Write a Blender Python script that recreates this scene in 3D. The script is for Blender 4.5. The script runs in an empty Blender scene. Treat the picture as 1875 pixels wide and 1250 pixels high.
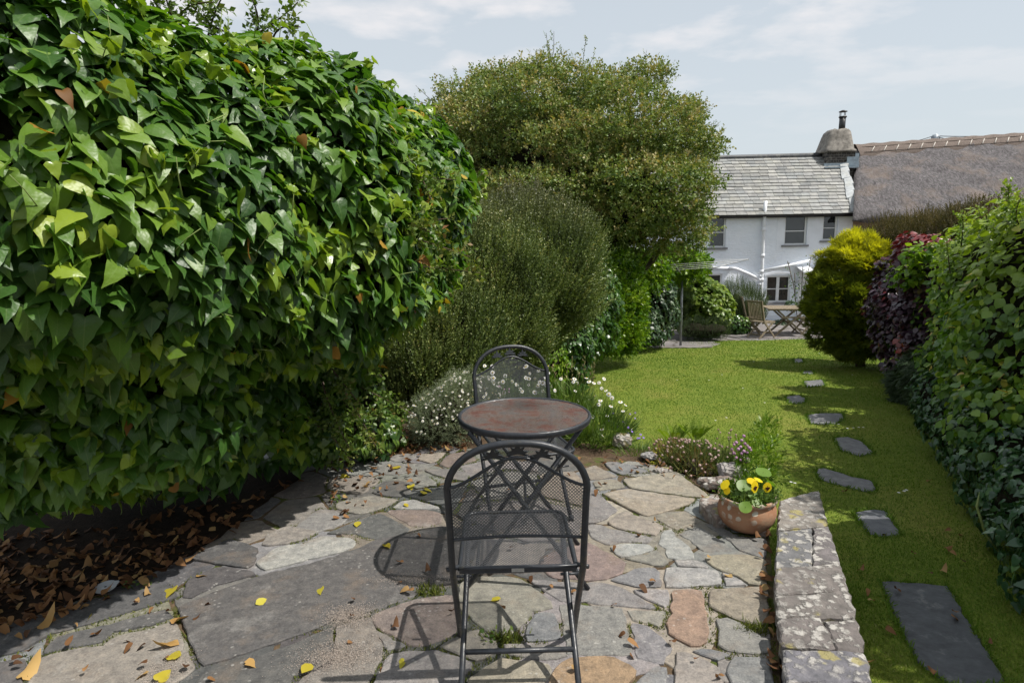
import bpy, math, random
import numpy as np
from mathutils import Vector, Matrix
R=math.radians; PI=math.pi
rng=np.random.default_rng(7); random.seed(7)
sc=bpy.context.scene; COL=sc.collection
# ------------------------------------------------------------------ camera
F=1150.0; PITCH=R(9.14); ROLL=R(0.9); CAM=np.array([0,0,1.53])
fw=np.array([0,math.cos(PITCH),-math.sin(PITCH)]); u0=np.array([0,math.sin(PITCH),math.cos(PITCH)]); x0=np.array([1.,0,0])
rt=math.cos(ROLL)*x0-math.sin(ROLL)*u0; up=math.cos(ROLL)*u0+math.sin(ROLL)*x0
def ray(px,py): return fw+rt*(px-937.5)/F-up*(py-625)/F
def P(px,py,Y):
    d=ray(px,py); return CAM+d*(Y/d[1])
def Z(px,py,z):
    d=ray(px,py); return CAM+d*((z-CAM[2])/d[2])
YT=17.0                                   # far edge of the lawn, terrace beyond it
def zl(y): return -.25-.058*np.minimum(y,YT)
def G(px,py):                             # point on the sloping lawn
    d=ray(px,py); t=(-.25-CAM[2])/(d[2]+.058*d[1]); p=CAM+d*t
    if p[1]>YT: p=Z(px,py,-.25-.058*YT)
    return p
cd=bpy.data.cameras.new('camera'); cam=bpy.data.objects.new('camera',cd); COL.objects.link(cam)
cd.sensor_width=36; cd.lens=F/1875*36; cd.clip_end=1000; cd.clip_start=.05
cam.matrix_world=Matrix([[rt[0],up[0],-fw[0],CAM[0]],[rt[1],up[1],-fw[1],CAM[1]],[rt[2],up[2],-fw[2],CAM[2]],[0,0,0,1]])
sc.camera=cam
# ------------------------------------------------------------------ materials
def mat(name):
    m=bpy.data.materials.new(name); m.use_nodes=True; nt=m.node_tree; nt.nodes.clear()
    o=nt.nodes.new('ShaderNodeOutputMaterial'); return m,nt,o
class NT:
    def __init__(s,nt): s.nt=nt
    def n(s,t,**k):
        x=s.nt.nodes.new('ShaderNode'+t)
        for a,b in k.items():
            if a.startswith('i_'):
                key=a[2:]; key=int(key) if key.isdigit() else key.replace('_',' ')
                x.inputs[key].default_value=b
            else: setattr(x,a,b)
        return x
    def l(s,a,b): s.nt.links.new(a,b)
    def ramp(s,fac,stops,interp='LINEAR'):
        r=s.n('ValToRGB'); cr=r.color_ramp; cr.interpolation=interp
        while len(cr.elements)<len(stops): cr.elements.new(.5)
        for e,(p,c) in zip(cr.elements,stops):
            e.position=p; e.color=(*c,1) if len(c)==3 else c
        if fac is not None: s.l(fac,r.inputs[0])
        return r.outputs[0]
    def noise(s,scale,detail=5,rough=.6,vec=None,out=0,dist=0):
        x=s.n('TexNoise'); x.inputs['Scale'].default_value=scale; x.inputs['Detail'].default_value=detail
        x.inputs['Roughness'].default_value=rough; x.inputs['Distortion'].default_value=dist
        if vec is not None: s.l(vec,x.inputs['Vector'])
        return x.outputs[out]
    def mix(s,fac,a,b,bt='MIX'):
        x=s.n('Mix',data_type='RGBA',blend_type=bt)
        for v,i in ((fac,0),(a,6),(b,7)):
            if isinstance(v,(int,float)): x.inputs[i].default_value=v
            elif isinstance(v,tuple): x.inputs[i].default_value=(*v,1)
            else: s.l(v,x.inputs[i])
        return x.outputs[2]
    def math(s,op,a,b=0.,clamp=False):
        x=s.n('Math',operation=op); x.use_clamp=clamp
        for v,i in ((a,0),(b,1)):
            if isinstance(v,(int,float)): x.inputs[i].default_value=v
            else: s.l(v,x.inputs[i])
        return x.outputs[0]
    def pos(s): return s.n('NewGeometry').outputs['Position']
    def obj(s): return s.n('TexCoord').outputs['Object']
    def mapping(s,vec,scale=(1,1,1),rot=(0,0,0)):
        x=s.n('Mapping'); x.inputs['Scale'].default_value=scale; x.inputs['Rotation'].default_value=rot; s.l(vec,x.inputs[0]); return x.outputs[0]
    def attr(s,name): return s.n('Attribute',attribute_name=name)
    def bump(s,h,strength=.5,dist=.01):
        b=s.n('Bump'); b.inputs['Strength'].default_value=strength; b.inputs['Distance'].default_value=dist; s.l(h,b.inputs['Height']); return b.outputs[0]
    def pbsdf(s,col,rough=.6,spec=.5,metal=0.,normal=None):
        p=s.n('BsdfPrincipled')
        for v,k in ((col,'Base Color'),(rough,'Roughness'),(spec,'Specular IOR Level'),(metal,'Metallic')):
            if isinstance(v,tuple): p.inputs[k].default_value=(*v,1)
            elif isinstance(v,(int,float)): p.inputs[k].default_value=v
            else: s.l(v,p.inputs[k])
        if normal is not None: s.l(normal,p.inputs['Normal'])
        return p
def simple(name,col,rough=.6,spec=.5,metal=0,var=.25,scale=20,bump=0,bscale=60):
    m,nt,o=mat(name); n=NT(nt); v=n.pos()
    f=n.noise(scale,4,vec=v); dark=tuple(c*(1-var) for c in col); li=tuple(min(1,c*(1+var)) for c in col)
    c=n.ramp(f,[(.3,dark),(.7,li)])
    nb=n.bump(n.noise(bscale,4,vec=v),bump,.01) if bump else None
    p=n.pbsdf(c,rough,spec,metal,nb); n.l(p.outputs[0],o.inputs[0]); return m
def leafmat(name,stops,rough=.4,spec=.5,trans=.3,tint=(1.5,1.6,.5),vein=0,top=None,nz=0.0):
    """stops: ramp over the per-leaf random value; vein: pale midrib; top=(z0,z1,colour): new growth colour by height"""
    m,nt,o=mat(name); n=NT(nt); a=n.attr('rnd').outputs['Fac']
    c=n.ramp(a,stops)
    if top:
        z=n.n('SeparateXYZ'); n.l(n.pos(),z.inputs[0])
        f=n.n('MapRange',i_1=top[0],i_2=top[1]); n.l(n.math('ADD',z.outputs[2],n.math('MULTIPLY',n.noise(5,3,vec=n.pos()),.5)),f.inputs[0])
        c=n.mix(f.outputs[0],c,top[2])
    nrm=None
    if vein:
        uv=n.n('UVMap'); sx=n.n('SeparateXYZ'); n.l(uv.outputs[0],sx.inputs[0])
        ax=n.math('ABSOLUTE',sx.outputs[0])
        mid=n.math('SUBTRACT',1.,n.math('MULTIPLY',ax,38.),True)
        # side veins: sin of (y - .8|x|)
        s_=n.math('SINE',n.math('MULTIPLY',n.math('SUBTRACT',sx.outputs[1],n.math('MULTIPLY',ax,.9)),34.))
        sv=n.math('MULTIPLY',n.math('SUBTRACT',s_,.93,True),6.,True)
        vm=n.math('MAXIMUM',mid,n.math('MULTIPLY',sv,.7))
        c=n.mix(n.math('MULTIPLY',vm,vein),c,(.30,.40,.13))
        nrm=n.bump(n.noise(30,2,vec=n.pos()),.35,.012)
    c=n.mix(n.math('MULTIPLY',n.noise(3,2,vec=n.pos()),.35),c,tuple(x*.6 for x in stops[0][1]))
    p=n.pbsdf(c,rough,spec,0,nrm)
    t=n.n('BsdfTranslucent'); tc=n.mix(1.,c,tint,'MULTIPLY'); n.l(tc,t.inputs[0])
    ms=n.n('MixShader'); ms.inputs[0].default_value=trans; n.l(p.outputs[0],ms.inputs[1]); n.l(t.outputs[0],ms.inputs[2])
    n.l(ms.outputs[0],o.inputs[0]); return m
# ------------------------------------------------------------------ object helpers
def tag(o,label=None,cat=None,group=None,kind=None):
    if label: o['label']=label
    if cat: o['category']=cat
    if group: o['group']=group
    if kind: o['kind']=kind
    return o
def empty(name,loc,label,cat,group=None,rz=0):
    o=bpy.data.objects.new(name,None); COL.objects.link(o); o.location=tuple(float(v) for v in loc); o.rotation_euler=(0,0,rz); o.empty_display_size=.1
    return tag(o,label,cat,group)
def link(name,me,mats,parent=None,world=True):
    o=bpy.data.objects.new(name,me); COL.objects.link(o)
    for m in (mats if isinstance(mats,(list,tuple)) else [mats]): me.materials.append(m)
    if parent is not None:
        o.parent=parent
        if world:   # geometry given in world coordinates
            M=Matrix.Translation(parent.location) @ parent.rotation_euler.to_matrix().to_4x4()
            if parent.parent is not None: M=parent['_w'] if False else M
            o.matrix_parent_inverse=Matrix.Identity(4)
            W=wm(parent).inverted(); me.transform(W)
    return o
def wm(o):
    M=Matrix.Translation(o.location) @ o.rotation_euler.to_matrix().to_4x4()
    return (wm(o.parent) @ M) if o.parent else M
class MB:
    def __init__(s): s.v=[]; s.f=[]; s.m=[]; s.c=[]; s.cur=0; s.col=None; s.sm=[]
    def add(s,vs,fs,smooth=False):
        b=len(s.v); s.v+= [tuple(map(float,p)) for p in vs]
        for f in fs: s.f.append(tuple(i+b for i in f)); s.m.append(s.cur); s.sm.append(smooth); s.c.append(s.col or (1,1,1))
        return b
    def box(s,a,b):
        x0,y0,z0=a; x1,y1,z1=b
        s.add([(x0,y0,z0),(x1,y0,z0),(x1,y1,z0),(x0,y1,z0),(x0,y0,z1),(x1,y0,z1),(x1,y1,z1),(x0,y1,z1)],
              [(3,2,1,0),(4,5,6,7),(0,1,5,4),(1,2,6,5),(2,3,7,6),(3,0,4,7)])
    def bar(s,a,b,w,h,upv=(0,0,1)):
        a=np.array(a,float); b=np.array(b,float); d=b-a; d/=np.linalg.norm(d); upv=np.array(upv,float)
        sd=np.cross(d,upv); sd/=max(np.linalg.norm(sd),1e-9); u=np.cross(sd,d)
        q=[a-sd*w/2-u*h/2,a+sd*w/2-u*h/2,a+sd*w/2+u*h/2,a-sd*w/2+u*h/2]
        s.add(q+[p+(b-a) for p in q],[(0,1,2,3),(7,6,5,4),(0,4,5,1),(1,5,6,2),(2,6,7,3),(3,7,4,0)])
    def tube(s,pts,r,n=8,closed=False,cap=True):
        pts=[np.array(p,float) for p in pts]; k=len(pts)
        rr=r if isinstance(r,(list,tuple,np.ndarray)) else [r]*k
        tang=[]
        for i in range(k):
            a=pts[i-1] if (i>0 or closed) else pts[i]; b=pts[(i+1)%k] if (i<k-1 or closed) else pts[i]
            t=b-a; tang.append(t/max(np.linalg.norm(t),1e-9))
        ref=np.array([0,0,1.]) if abs(tang[0][2])<.9 else np.array([1.,0,0])
        u=np.cross(tang[0],ref); u/=np.linalg.norm(u); vs=[]
        for i in range(k):
            u=u-tang[i]*np.dot(u,tang[i]); u/=np.linalg.norm(u); w=np.cross(tang[i],u)
            for j in range(n):
                a=2*PI*j/n; vs.append(pts[i]+rr[i]*(math.cos(a)*u+math.sin(a)*w))
        fs=[]
        for i in range(k if closed else k-1):
            for j in range(n):
                a=i*n+j; b=i*n+(j+1)%n; i2=(i+1)%k
                fs.append((a,b,i2*n+(j+1)%n,i2*n+j))
        if cap and not closed: fs.append(tuple(range(n-1,-1,-1))); fs.append(tuple((k-1)*n+j for j in range(n)))
        s.add(vs,fs,True)
    def lathe(s,prof,c=(0,0,0),n=32,wob=0):
        vs=[];fs=[];k=len(prof)
        for i,(r,z) in enumerate(prof):
            for j in range(n):
                a=2*PI*j/n; q=1+wob*math.sin(3*a+z*9)
                vs.append((c[0]+r*q*math.cos(a),c[1]+r*q*math.sin(a),c[2]+z))
        for i in range(k-1):
            for j in range(n): fs.append((i*n+j,i*n+(j+1)%n,(i+1)*n+(j+1)%n,(i+1)*n+j))
        s.add(vs,fs,True)
    def slab(s,poly,z0,z1,bev=.006,sub=.04,wob=.004,sd=0,tilt=(0,0),zfn=None):
        """irregular flagstone: polygon (x,y), resampled with a wobbling edge, bevelled top"""
        poly=np.array(poly,float)[:,:2]; c=poly.mean(0); pts=[]
        area=0.5*np.sum(poly[:,0]*np.roll(poly[:,1],-1)-np.roll(poly[:,0],-1)*poly[:,1])
        if area<0: poly=poly[::-1]
        for i in range(len(poly)):
            a=poly[i]; b=poly[(i+1)%len(poly)]; L=np.linalg.norm(b-a); k=max(1,int(L/sub))
            nn=np.array([b[1]-a[1],a[0]-b[0]])/max(L,1e-9)
            for t in range(k):
                q=a+(b-a)*t/k; w=wob*(math.sin(q[0]*61+q[1]*37+sd)+math.sin(q[0]*23-q[1]*71+sd*2))*.7
                if t==0: q=q+(c-q)/max(np.linalg.norm(c-q),1e-9)*sub*.22
                pts.append(q+nn*w)
        n=len(pts); vs=[]
        for ring,(ins,z) in enumerate(((0,z0),(0,z1-bev),(bev*1.2,z1))):
            for q in pts:
                q2=q+(c-q)/max(np.linalg.norm(c-q),1e-9)*ins
                dz=(q2-c)@np.array(tilt) if ring else 0
                zz=z+dz+(zfn(q2[0],q2[1]) if zfn else 0)
                vs.append((q2[0],q2[1],zz))
        vs.append((c[0],c[1],z1+(zfn(c[0],c[1]) if zfn else 0)))
        fs=[]
        for r_ in range(2):
            for j in range(n): fs.append((r_*n+j,r_*n+(j+1)%n,(r_+1)*n+(j+1)%n,(r_+1)*n+j))
        for j in range(n): fs.append((2*n+j,2*n+(j+1)%n,3*n))
        s.add(vs,fs)
    def build(s,name,mats,parent=None,world=False):
        me=bpy.data.meshes.new(name); me.from_pydata(s.v,[],s.f)
        me.polygons.foreach_set('material_index',s.m); me.polygons.foreach_set('use_smooth',s.sm)
        ca=me.color_attributes.new('col','FLOAT_COLOR','CORNER')
        arr=[]
        for p,c in zip(s.f,s.c): arr+= [c[0],c[1],c[2],1.]*len(p)
        ca.data.foreach_set('color',arr); me.update()
        return link(name,me,mats,parent,world)
# ------------------------------------------------------------------ leaf templates (x side, y tip, z normal)
def T_fold(outline,mid,fold=.3,curl=.25):
    """outline: right half points from base to tip (x,y); mid: midrib ys"""
    vs=[];fs=[]
    m=[(0,y,-curl*abs(y)**2.2) for y in mid]; k=len(mid)
    rgt=[(x,y,fold*abs(x)**1.35-curl*abs(y)**2.2-.5*x*x*(.4+y)+.03*math.sin(9*y+4*x)) for x,y in outline]; lft=[(-x,y,z) for x,y,z in rgt]
    vs=m+rgt+lft; q=len(outline)
    for off,flip in ((k,False),(k+q,True)):
        # strip between midrib and outline: same count needed
        for i in range(k-1):
            a,b=i,i+1; c,d=off+min(i,q-1),off+min(i+1,q-1)
            f=[a,c,d,b]
            if i==k-2 : f=[a,c,b] if d==c else [a,c,d,b]
            fs.append(tuple(f if not flip else f[::-1]))
    return np.array(vs,float),fs,np.full(len(vs),0.)
def T_ivy(fold,curl,lobe):
    mid=[0,.05,.14,.27,.42,.58,.76,.92,1.04]
    out=[(.05,-.06),(.20,-.11),(.34,-.05),(.40+lobe,.10),(.40+lobe*.2,.26),(.36-lobe*.3,.44),(.27,.64),(.12,.86),(.006,1.06)]
    return T_fold(out,mid,fold,curl)
def T_oval(w=.33,fold=.25,curl=.2):
    return T_fold([(.02,0),(w*.8,.22),(w,.48),(w*.62,.78),(.01,1.0)],[0,.22,.48,.78,1.0],fold,curl)
def T_tiny(w=.3,fold=.2):
    vs=np.array([(0,0,0),(w,.5,fold*w),(0,1,-.1),(-w,.5,fold*w)],float); return vs,[(0,1,2),(0,2,3)],np.zeros(4)
def T_sprig(nl,leaf,w,seed,spread=.8,stem=True,droop=0.,tip=True,lf=None):
    r=np.random.default_rng(seed); V=[];Fc=[];A=[]
    base=lf or T_tiny(w)
    if stem:
        V+= [(-.012,0,0),(.012,0,0),(0,1,-droop)]; Fc.append((0,1,2)); A+=[-.5]*3
    for i in range(nl):
        y=(i+.5)/nl; ang=(i*2.4)+r.normal()*.4
        o=np.array([0,y,-droop*y*y]); dirv=np.array([math.cos(ang)*spread,.55+.4*y+r.normal()*.15,math.sin(ang)*spread*.8]); dirv/=np.linalg.norm(dirv)
        nn=np.cross(dirv,r.normal(size=3)+np.array([0,-.6,1.2])); nn/=np.linalg.norm(nn); nn=np.cross(nn,dirv) if False else nn
        sd=np.cross(dirv,nn); s=leaf*r.uniform(.7,1.2)
        b=len(V); a=r.uniform(-.5,.5)
        for v in base[0]: V.append(tuple(o+s*(v[0]*sd+v[1]*dirv+v[2]*nn))); A.append(a)
        Fc+=[tuple(q+b for q in f) for f in base[1]]
    return np.array(V,float),Fc,np.array(A)
def T_blade(w=.06,bend=.3):
    vs=np.array([(-w,0,0),(w,0,0),(w*.7,.5,bend*.25),(-w*.7,.5,bend*.25),(0,1,bend)],float)
    return vs,[(0,1,2,3),(3,2,4)],np.zeros(5)
def T_fan(n,seed,w=.05):
    """conifer spray: flat fan of feathery fingers"""
    r=np.random.default_rng(seed); V=[];Fc=[];A=[]
    for i in range(n):
        a=(i/(n-1)-.5)*1.9+r.normal()*.08; L=r.uniform(.6,1)*(1-.25*abs(a)); st=r.uniform(0,.25)
        d=np.array([math.sin(a),math.cos(a),r.normal()*.18]); s=np.array([math.cos(a),-math.sin(a),0])
        o=np.array([0,st,0]); b=len(V)
        V+=[tuple(o-s*w*.4),tuple(o+s*w*.4),tuple(o+d*L*.55+s*w),tuple(o+d*L),tuple(o+d*L*.55-s*w)]
        Fc+=[(b,b+1,b+2,b+4),(b+4,b+2,b+3)]; A+=[r.uniform(-.4,.4)]*5
    return np.array(V),Fc,np.array(A)
def nrmz(a): return a/np.maximum(np.linalg.norm(a,axis=-1,keepdims=True),1e-9)
def scatter(name,tmpls,Pt,T,N,S,rnd,m,parent=None,avar=.5,smooth=True,wscale=None):
    T=nrmz(T); N=nrmz(N-T*np.sum(N*T,1,keepdims=True)); B=np.cross(T,N)
    n=len(Pt); ti=rng.integers(0,len(tmpls),n); S=np.broadcast_to(np.asarray(S,float),(n,))
    VV=[];LI=[];LS=[];AA=[];UV=[];vb=0;lb=0
    for k,(tv,tf,ta) in enumerate(tmpls):
        sel=np.nonzero(ti==k)[0]; q=len(sel)
        if q==0: continue
        sx=tv[None,:,0,None]*(1 if wscale is None else wscale[sel][:,None,None])
        v=Pt[sel][:,None,:]+S[sel][:,None,None]*(sx*B[sel][:,None,:]+tv[None,:,1,None]*T[sel][:,None,:]+tv[None,:,2,None]*N[sel][:,None,:])
        VV.append(v.reshape(-1,3)); nv=len(tv)
        loops=np.array([i for f in tf for i in f]); lens=np.array([len(f) for f in tf])
        LI.append((loops[None,:]+(np.arange(q)*nv)[:,None]+vb).ravel())
        st=np.concatenate([[0],np.cumsum(lens)[:-1]])
        LS.append((st[None,:]+(np.arange(q)*len(loops))[:,None]+lb).ravel())
        AA.append((rnd[sel][:,None]+avar*ta[None,:]).ravel())
        UV.append(np.tile(tv[loops][:,:2],(q,1)))
        vb+=q*nv; lb+=q*len(loops)
    V=np.concatenate(VV); L=np.concatenate(LI); St=np.concatenate(LS); A=np.clip(np.concatenate(AA),0,1); U=np.concatenate(UV)
    me=bpy.data.meshes.new(name); me.vertices.add(len(V)); me.vertices.foreach_set('co',V.astype(np.float32).ravel())
    me.loops.add(len(L)); me.loops.foreach_set('vertex_index',L.astype(np.int32))
    me.polygons.add(len(St)); me.polygons.foreach_set('loop_start',St.astype(np.int32))
    if smooth: me.polygons.foreach_set('use_smooth',np.ones(len(St),bool))
    me.update(calc_edges=True)
    at=me.attributes.new('rnd','FLOAT','POINT'); at.data.foreach_set('value',A.astype(np.float32))
    uv=me.uv_layers.new(name='UVMap'); uv.data.foreach_set('uv',U.astype(np.float32).ravel())
    return link(name,me,m,parent,True)
def lump(p,f=1.,seed=0):
    x,y,z=p[:,0]*f,p[:,1]*f,p[:,2]*f; s=seed
    return (np.sin(2.1*x+1.3*y+s)+np.sin(1.7*y-2.3*z+s*2)+np.sin(2.9*z+1.9*x+s*3)+.6*np.sin(4.7*x-3.9*y+s)+.6*np.sin(5.1*z+4.3*y-s)+.5*np.sin(7.9*x+6.1*z+s*1.7))/3.2
def blob(px,py,rx,ry,Y,rd):
    c=P(px,py,Y); d=np.linalg.norm(c-CAM)*math.cos(math.atan(math.hypot(px-937.5,py-625)/F)); s=d/F
    return (c,np.array([rx*s,rd,ry*s]))
def sample(blobs,n,lumpa=.1,lumpf=1.5,seed=0,inn=.12,zmin=None,cull=-.35,grow=0.):
    """points on the surface of a union of ellipsoids, with outward normals"""
    C=np.array([b[0] for b in blobs]); Rr=np.array([b[1] for b in blobs])
    area=np.array([((r[0]*r[1])**1.6+(r[0]*r[2])**1.6+(r[1]*r[2])**1.6)**(1/1.6) for r in Rr]); pr=area/area.sum()
    OP=[];ON=[];tot=0;it=0
    while tot<n and it<60:
        it+=1; m_=max(2000,int((n-tot)*2.5)); bi=rng.choice(len(blobs),m_,p=pr)
        d=nrmz(rng.normal(size=(m_,3))); r=Rr[bi]
        w=np.linalg.norm(d/r,axis=1)*np.prod(r,axis=1); w/= (np.max(np.linalg.norm(1/r,axis=1)*np.prod(r,axis=1)))
        rmin=r.min(1); keep=rng.random(m_)<np.linalg.norm(d/r,axis=1)*rmin
        bi,d,r=bi[keep],d[keep],r[keep]; p=C[bi]+d*r; nn=nrmz(d/r)
        ok=np.ones(len(p),bool)
        for j in range(len(blobs)):
            q=np.sum(((p-C[j])/Rr[j])**2,1); ok&=(q>.93)|(bi==j)
        p,nn=p[ok],nn[ok]
        v=nrmz(CAM-p); ok=np.sum(nn*v,1)>cull; p,nn=p[ok],nn[ok]
        p=p+nn*(lumpa*lump(p,lumpf,seed)+grow-inn*rng.random(len(p))**2)[:,None]
        if zmin is not None:
            ok=p[:,2]>(zmin(p) if callable(zmin) else zmin); p,nn=p[ok],nn[ok]
        OP.append(p);ON.append(nn);tot+=len(p)
    p=np.concatenate(OP)[:n]; nn=np.concatenate(ON)[:n]; return p,nn
M_core=simple('core_shade',(.018,.016,.010),.95,.1,0,.5,30,.8,40)  # near-black solid blobs, coloured to stand in for the shaded inside of foliage
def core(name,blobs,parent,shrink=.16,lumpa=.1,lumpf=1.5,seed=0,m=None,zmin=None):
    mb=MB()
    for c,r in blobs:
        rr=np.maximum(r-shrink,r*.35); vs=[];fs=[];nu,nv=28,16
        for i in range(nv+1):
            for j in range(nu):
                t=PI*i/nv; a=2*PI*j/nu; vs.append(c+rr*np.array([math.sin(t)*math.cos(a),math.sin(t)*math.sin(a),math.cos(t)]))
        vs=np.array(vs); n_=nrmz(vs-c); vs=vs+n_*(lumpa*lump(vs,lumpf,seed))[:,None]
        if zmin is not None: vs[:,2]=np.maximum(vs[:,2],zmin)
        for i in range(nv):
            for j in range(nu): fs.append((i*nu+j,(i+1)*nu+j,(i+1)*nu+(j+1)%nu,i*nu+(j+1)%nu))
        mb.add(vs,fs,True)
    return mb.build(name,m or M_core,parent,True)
def orient(nn,outw=.8,upw=.5,rand=.45,down=1.,trand=.5,hang=None):
    n=len(nn); N=nrmz(nn*outw+np.array([0,0,upw])+rng.normal(size=(n,3))*rand)
    T=np.array([0,0,-down])+rng.normal(size=(n,3))*trand+nn*.35
    T=T-N*np.sum(T*N,1,keepdims=True); return nrmz(T),N
def clump(p,f=2.5,seed=1,amp=.3,base=.5,r=.22):
    return np.clip(base+amp*lump(p,f,seed)+rng.normal(size=len(p))*r,0,1)
# ------------------------------------------------------------------ world and sun
SUNV=nrmz(np.array([.60,-.19,1.0])); SEL=math.asin(SUNV[2]); SAZ=math.atan2(SUNV[0],SUNV[1])
w=bpy.data.worlds.new('World'); sc.world=w; w.use_nodes=True; nt=w.node_tree; nt.nodes.clear(); n=NT(nt)
sky=n.n('TexSky',sky_type='NISHITA'); sky.sun_disc=False; sky.sun_elevation=SEL; sky.sun_rotation=SAZ; sky.air_density=1.; sky.dust_density=2.5
gen=n.n('TexCoord').outputs['Generated']
sp=n.n('SeparateXYZ'); n.l(gen,sp.inputs[0])
zz=n.math('MAXIMUM',sp.outputs[2],.04)
cb=n.n('CombineXYZ'); n.l(n.math('DIVIDE',sp.outputs[0],n.math('ADD',zz,.10)),cb.inputs[0]); n.l(n.math('DIVIDE',sp.outputs[1],n.math('ADD',zz,.10)),cb.inputs[1])
cn=n.noise(1.5,7,.55,n.mapping(cb.outputs[0],(1,1.15,1)),dist=.1)
cf=n.ramp(cn,[(.49,(0,0,0)),(.60,(1,1,1))])
fade=n.ramp(sp.outputs[2],[(.12,(0,0,0)),(.3,(1,1,1))])
hz=n.mix(.72,sky.outputs[0],(5.8,6.25,6.55))
hz=n.mix(n.math('MULTIPLY',n.ramp(sp.outputs[2],[(0,(1,1,1)),(.35,(0,0,0))]),.55),hz,(5.4,6.0,6.3))
cl=n.mix(n.math('MULTIPLY',n.math('MULTIPLY',cf,fade),.55),hz,(7.8,7.4,7.35))
bg=n.n('Background'); bg.inputs[1].default_value=.094; n.l(cl,bg.inputs[0]); wo=n.n('OutputWorld'); n.l(bg.outputs[0],wo.inputs[0])
sd=bpy.data.lights.new('sun','SUN'); sd.energy=4.2; sd.angle=R(.55); sd.color=(1,.955,.88)
so=bpy.data.objects.new('sun',sd); COL.objects.link(so); so.rotation_euler=Vector(-SUNV).to_track_quat('-Z','Y').to_euler()
sc.view_settings.view_transform='Standard'; sc.view_settings.look='None'; sc.view_settings.exposure=0.45; sc.view_settings.gamma=1
cy=sc.cycles; cy.use_denoising=True; cy.max_bounces=7; cy.diffuse_bounces=4; cy.glossy_bounces=2; cy.transmission_bounces=4; cy.transparent_max_bounces=6; cy.use_adaptive_sampling=True; cy.adaptive_threshold=.02
# ------------------------------------------------------------------ ground
GA=nrmz(np.array([.33,.944]))   # direction the garden runs in
def grid(xs,ys,zf):
    vs=[(x,y,zf(x,y)) for y in ys for x in xs]; nx=len(xs)
    fs=[(j*nx+i,j*nx+i+1,(j+1)*nx+i+1,(j+1)*nx+i) for j in range(len(ys)-1) for i in range(nx-1)]
    return vs,fs
m,nt,o=mat('earth'); n=NT(nt); v=n.pos()
c=n.ramp(n.noise(6,8,vec=v),[(.3,(.035,.024,.015)),(.55,(.09,.06,.038)),(.75,(.15,.11,.07))])
p=n.pbsdf(c,.95,.2,0,n.bump(n.noise(40,6,vec=v),.8,.02)); n.l(p.outputs[0],o.inputs[0]); M_earth=m
m,nt,o=mat('lawn_turf'); n=NT(nt); v=n.pos()
c1=n.ramp(n.noise(1.1,6,.65,v),[(.3,(.12,.18,.024)),(.5,(.17,.225,.034)),(.72,(.24,.24,.06))])
c2=n.ramp(n.noise(55,4,.7,n.mapping(v,(1,.6,1))),[(.3,(.55,.55,.5)),(.7,(1.35,1.3,1.2))])
stripe=n.n('TexWave',wave_type='BANDS',bands_direction='X'); stripe.inputs['Scale'].default_value=.42; stripe.inputs['Distortion'].default_value=.5
n.l(n.mapping(v,(1,1,1),(0,0,R(19))),stripe.inputs[0])
c=n.mix(1.,c1,c2,'MULTIPLY'); c=n.mix(n.math('MULTIPLY',stripe.outputs[1],.3),c,(.15,.205,.035))
p=n.pbsdf(c,.9,.15,0,n.bump(n.noise(120,4,vec=v),.9,.02)); n.l(p.outputs[0],o.inputs[0]); M_lawn=m
mb=MB(); xs=[-150,-40,-15,-6]+list(np.linspace(-3,9,13))+[14,25,60,150]; ys=[-60,-20,-5]+list(np.linspace(0,24,25))+[35,60,120,350]
vs,fs=grid(xs,ys,lambda x,y: float(zl(max(y,-2)))-.08); mb.add(vs,fs); g=mb.build('ground',M_earth); tag(g,kind='structure')
HL0=G(1010,700); HL1=G(1165,640); HR0=G(1875,1075); HR1=G(1625,705)
def xl(y): 
    t=(y-HL0[1])/(HL1[1]-HL0[1]); return HL0[0]+(HL1[0]-HL0[0])*t
def xr(y):
    t=(y-HR0[1])/(HR1[1]-HR0[1]); return HR0[0]+(HR1[0]-HR0[0])*t
mb=MB(); xs=np.linspace(-2.5,9.5,80); ys=np.linspace(-1,YT,110)
def lz(x,y): return float(zl(y))+.012*math.sin(x*2.1+y)*math.sin(y*1.3)
vs,fs=grid(xs,ys,lz); fs=[f for f in fs if (xl(vs[f[0]][1])-.8<vs[f[0]][0]<xr(vs[f[0]][1])+.7) or vs[f[0]][1]<5]
mb.add(vs,fs,True); tag(mb.build('lawn',M_lawn),kind='structure')
# terrace beside the house
zt=float(zl(YT))
m,nt,o=mat('terrace_stone'); n=NT(nt); v=n.pos()
c=n.ramp(n.noise(3,8,.7,v),[(.3,(.13,.12,.12)),(.55,(.22,.205,.20)),(.75,(.26,.20,.17))])
br=n.n('TexVoronoi',feature='DISTANCE_TO_EDGE'); br.inputs['Scale'].default_value=1.3; n.l(v,br.inputs[0])
c=n.mix(n.ramp(br.outputs[0],[(0.0,(1,1,1)),(.05,(0,0,0))]),c,(.06,.05,.035))
p=n.pbsdf(c,.85,.3); n.l(p.outputs[0],o.inputs[0]); M_terr=m
mb=MB(); mb.slab([(1,YT-.05),(3.,YT-.3),(6,YT-.45),(8.5,YT-.3),(12,YT),(12,24),(1,24)],zt-.3,zt+.03,.01,.4,.03); tag(mb.build('terrace',M_terr),kind='structure')
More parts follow.
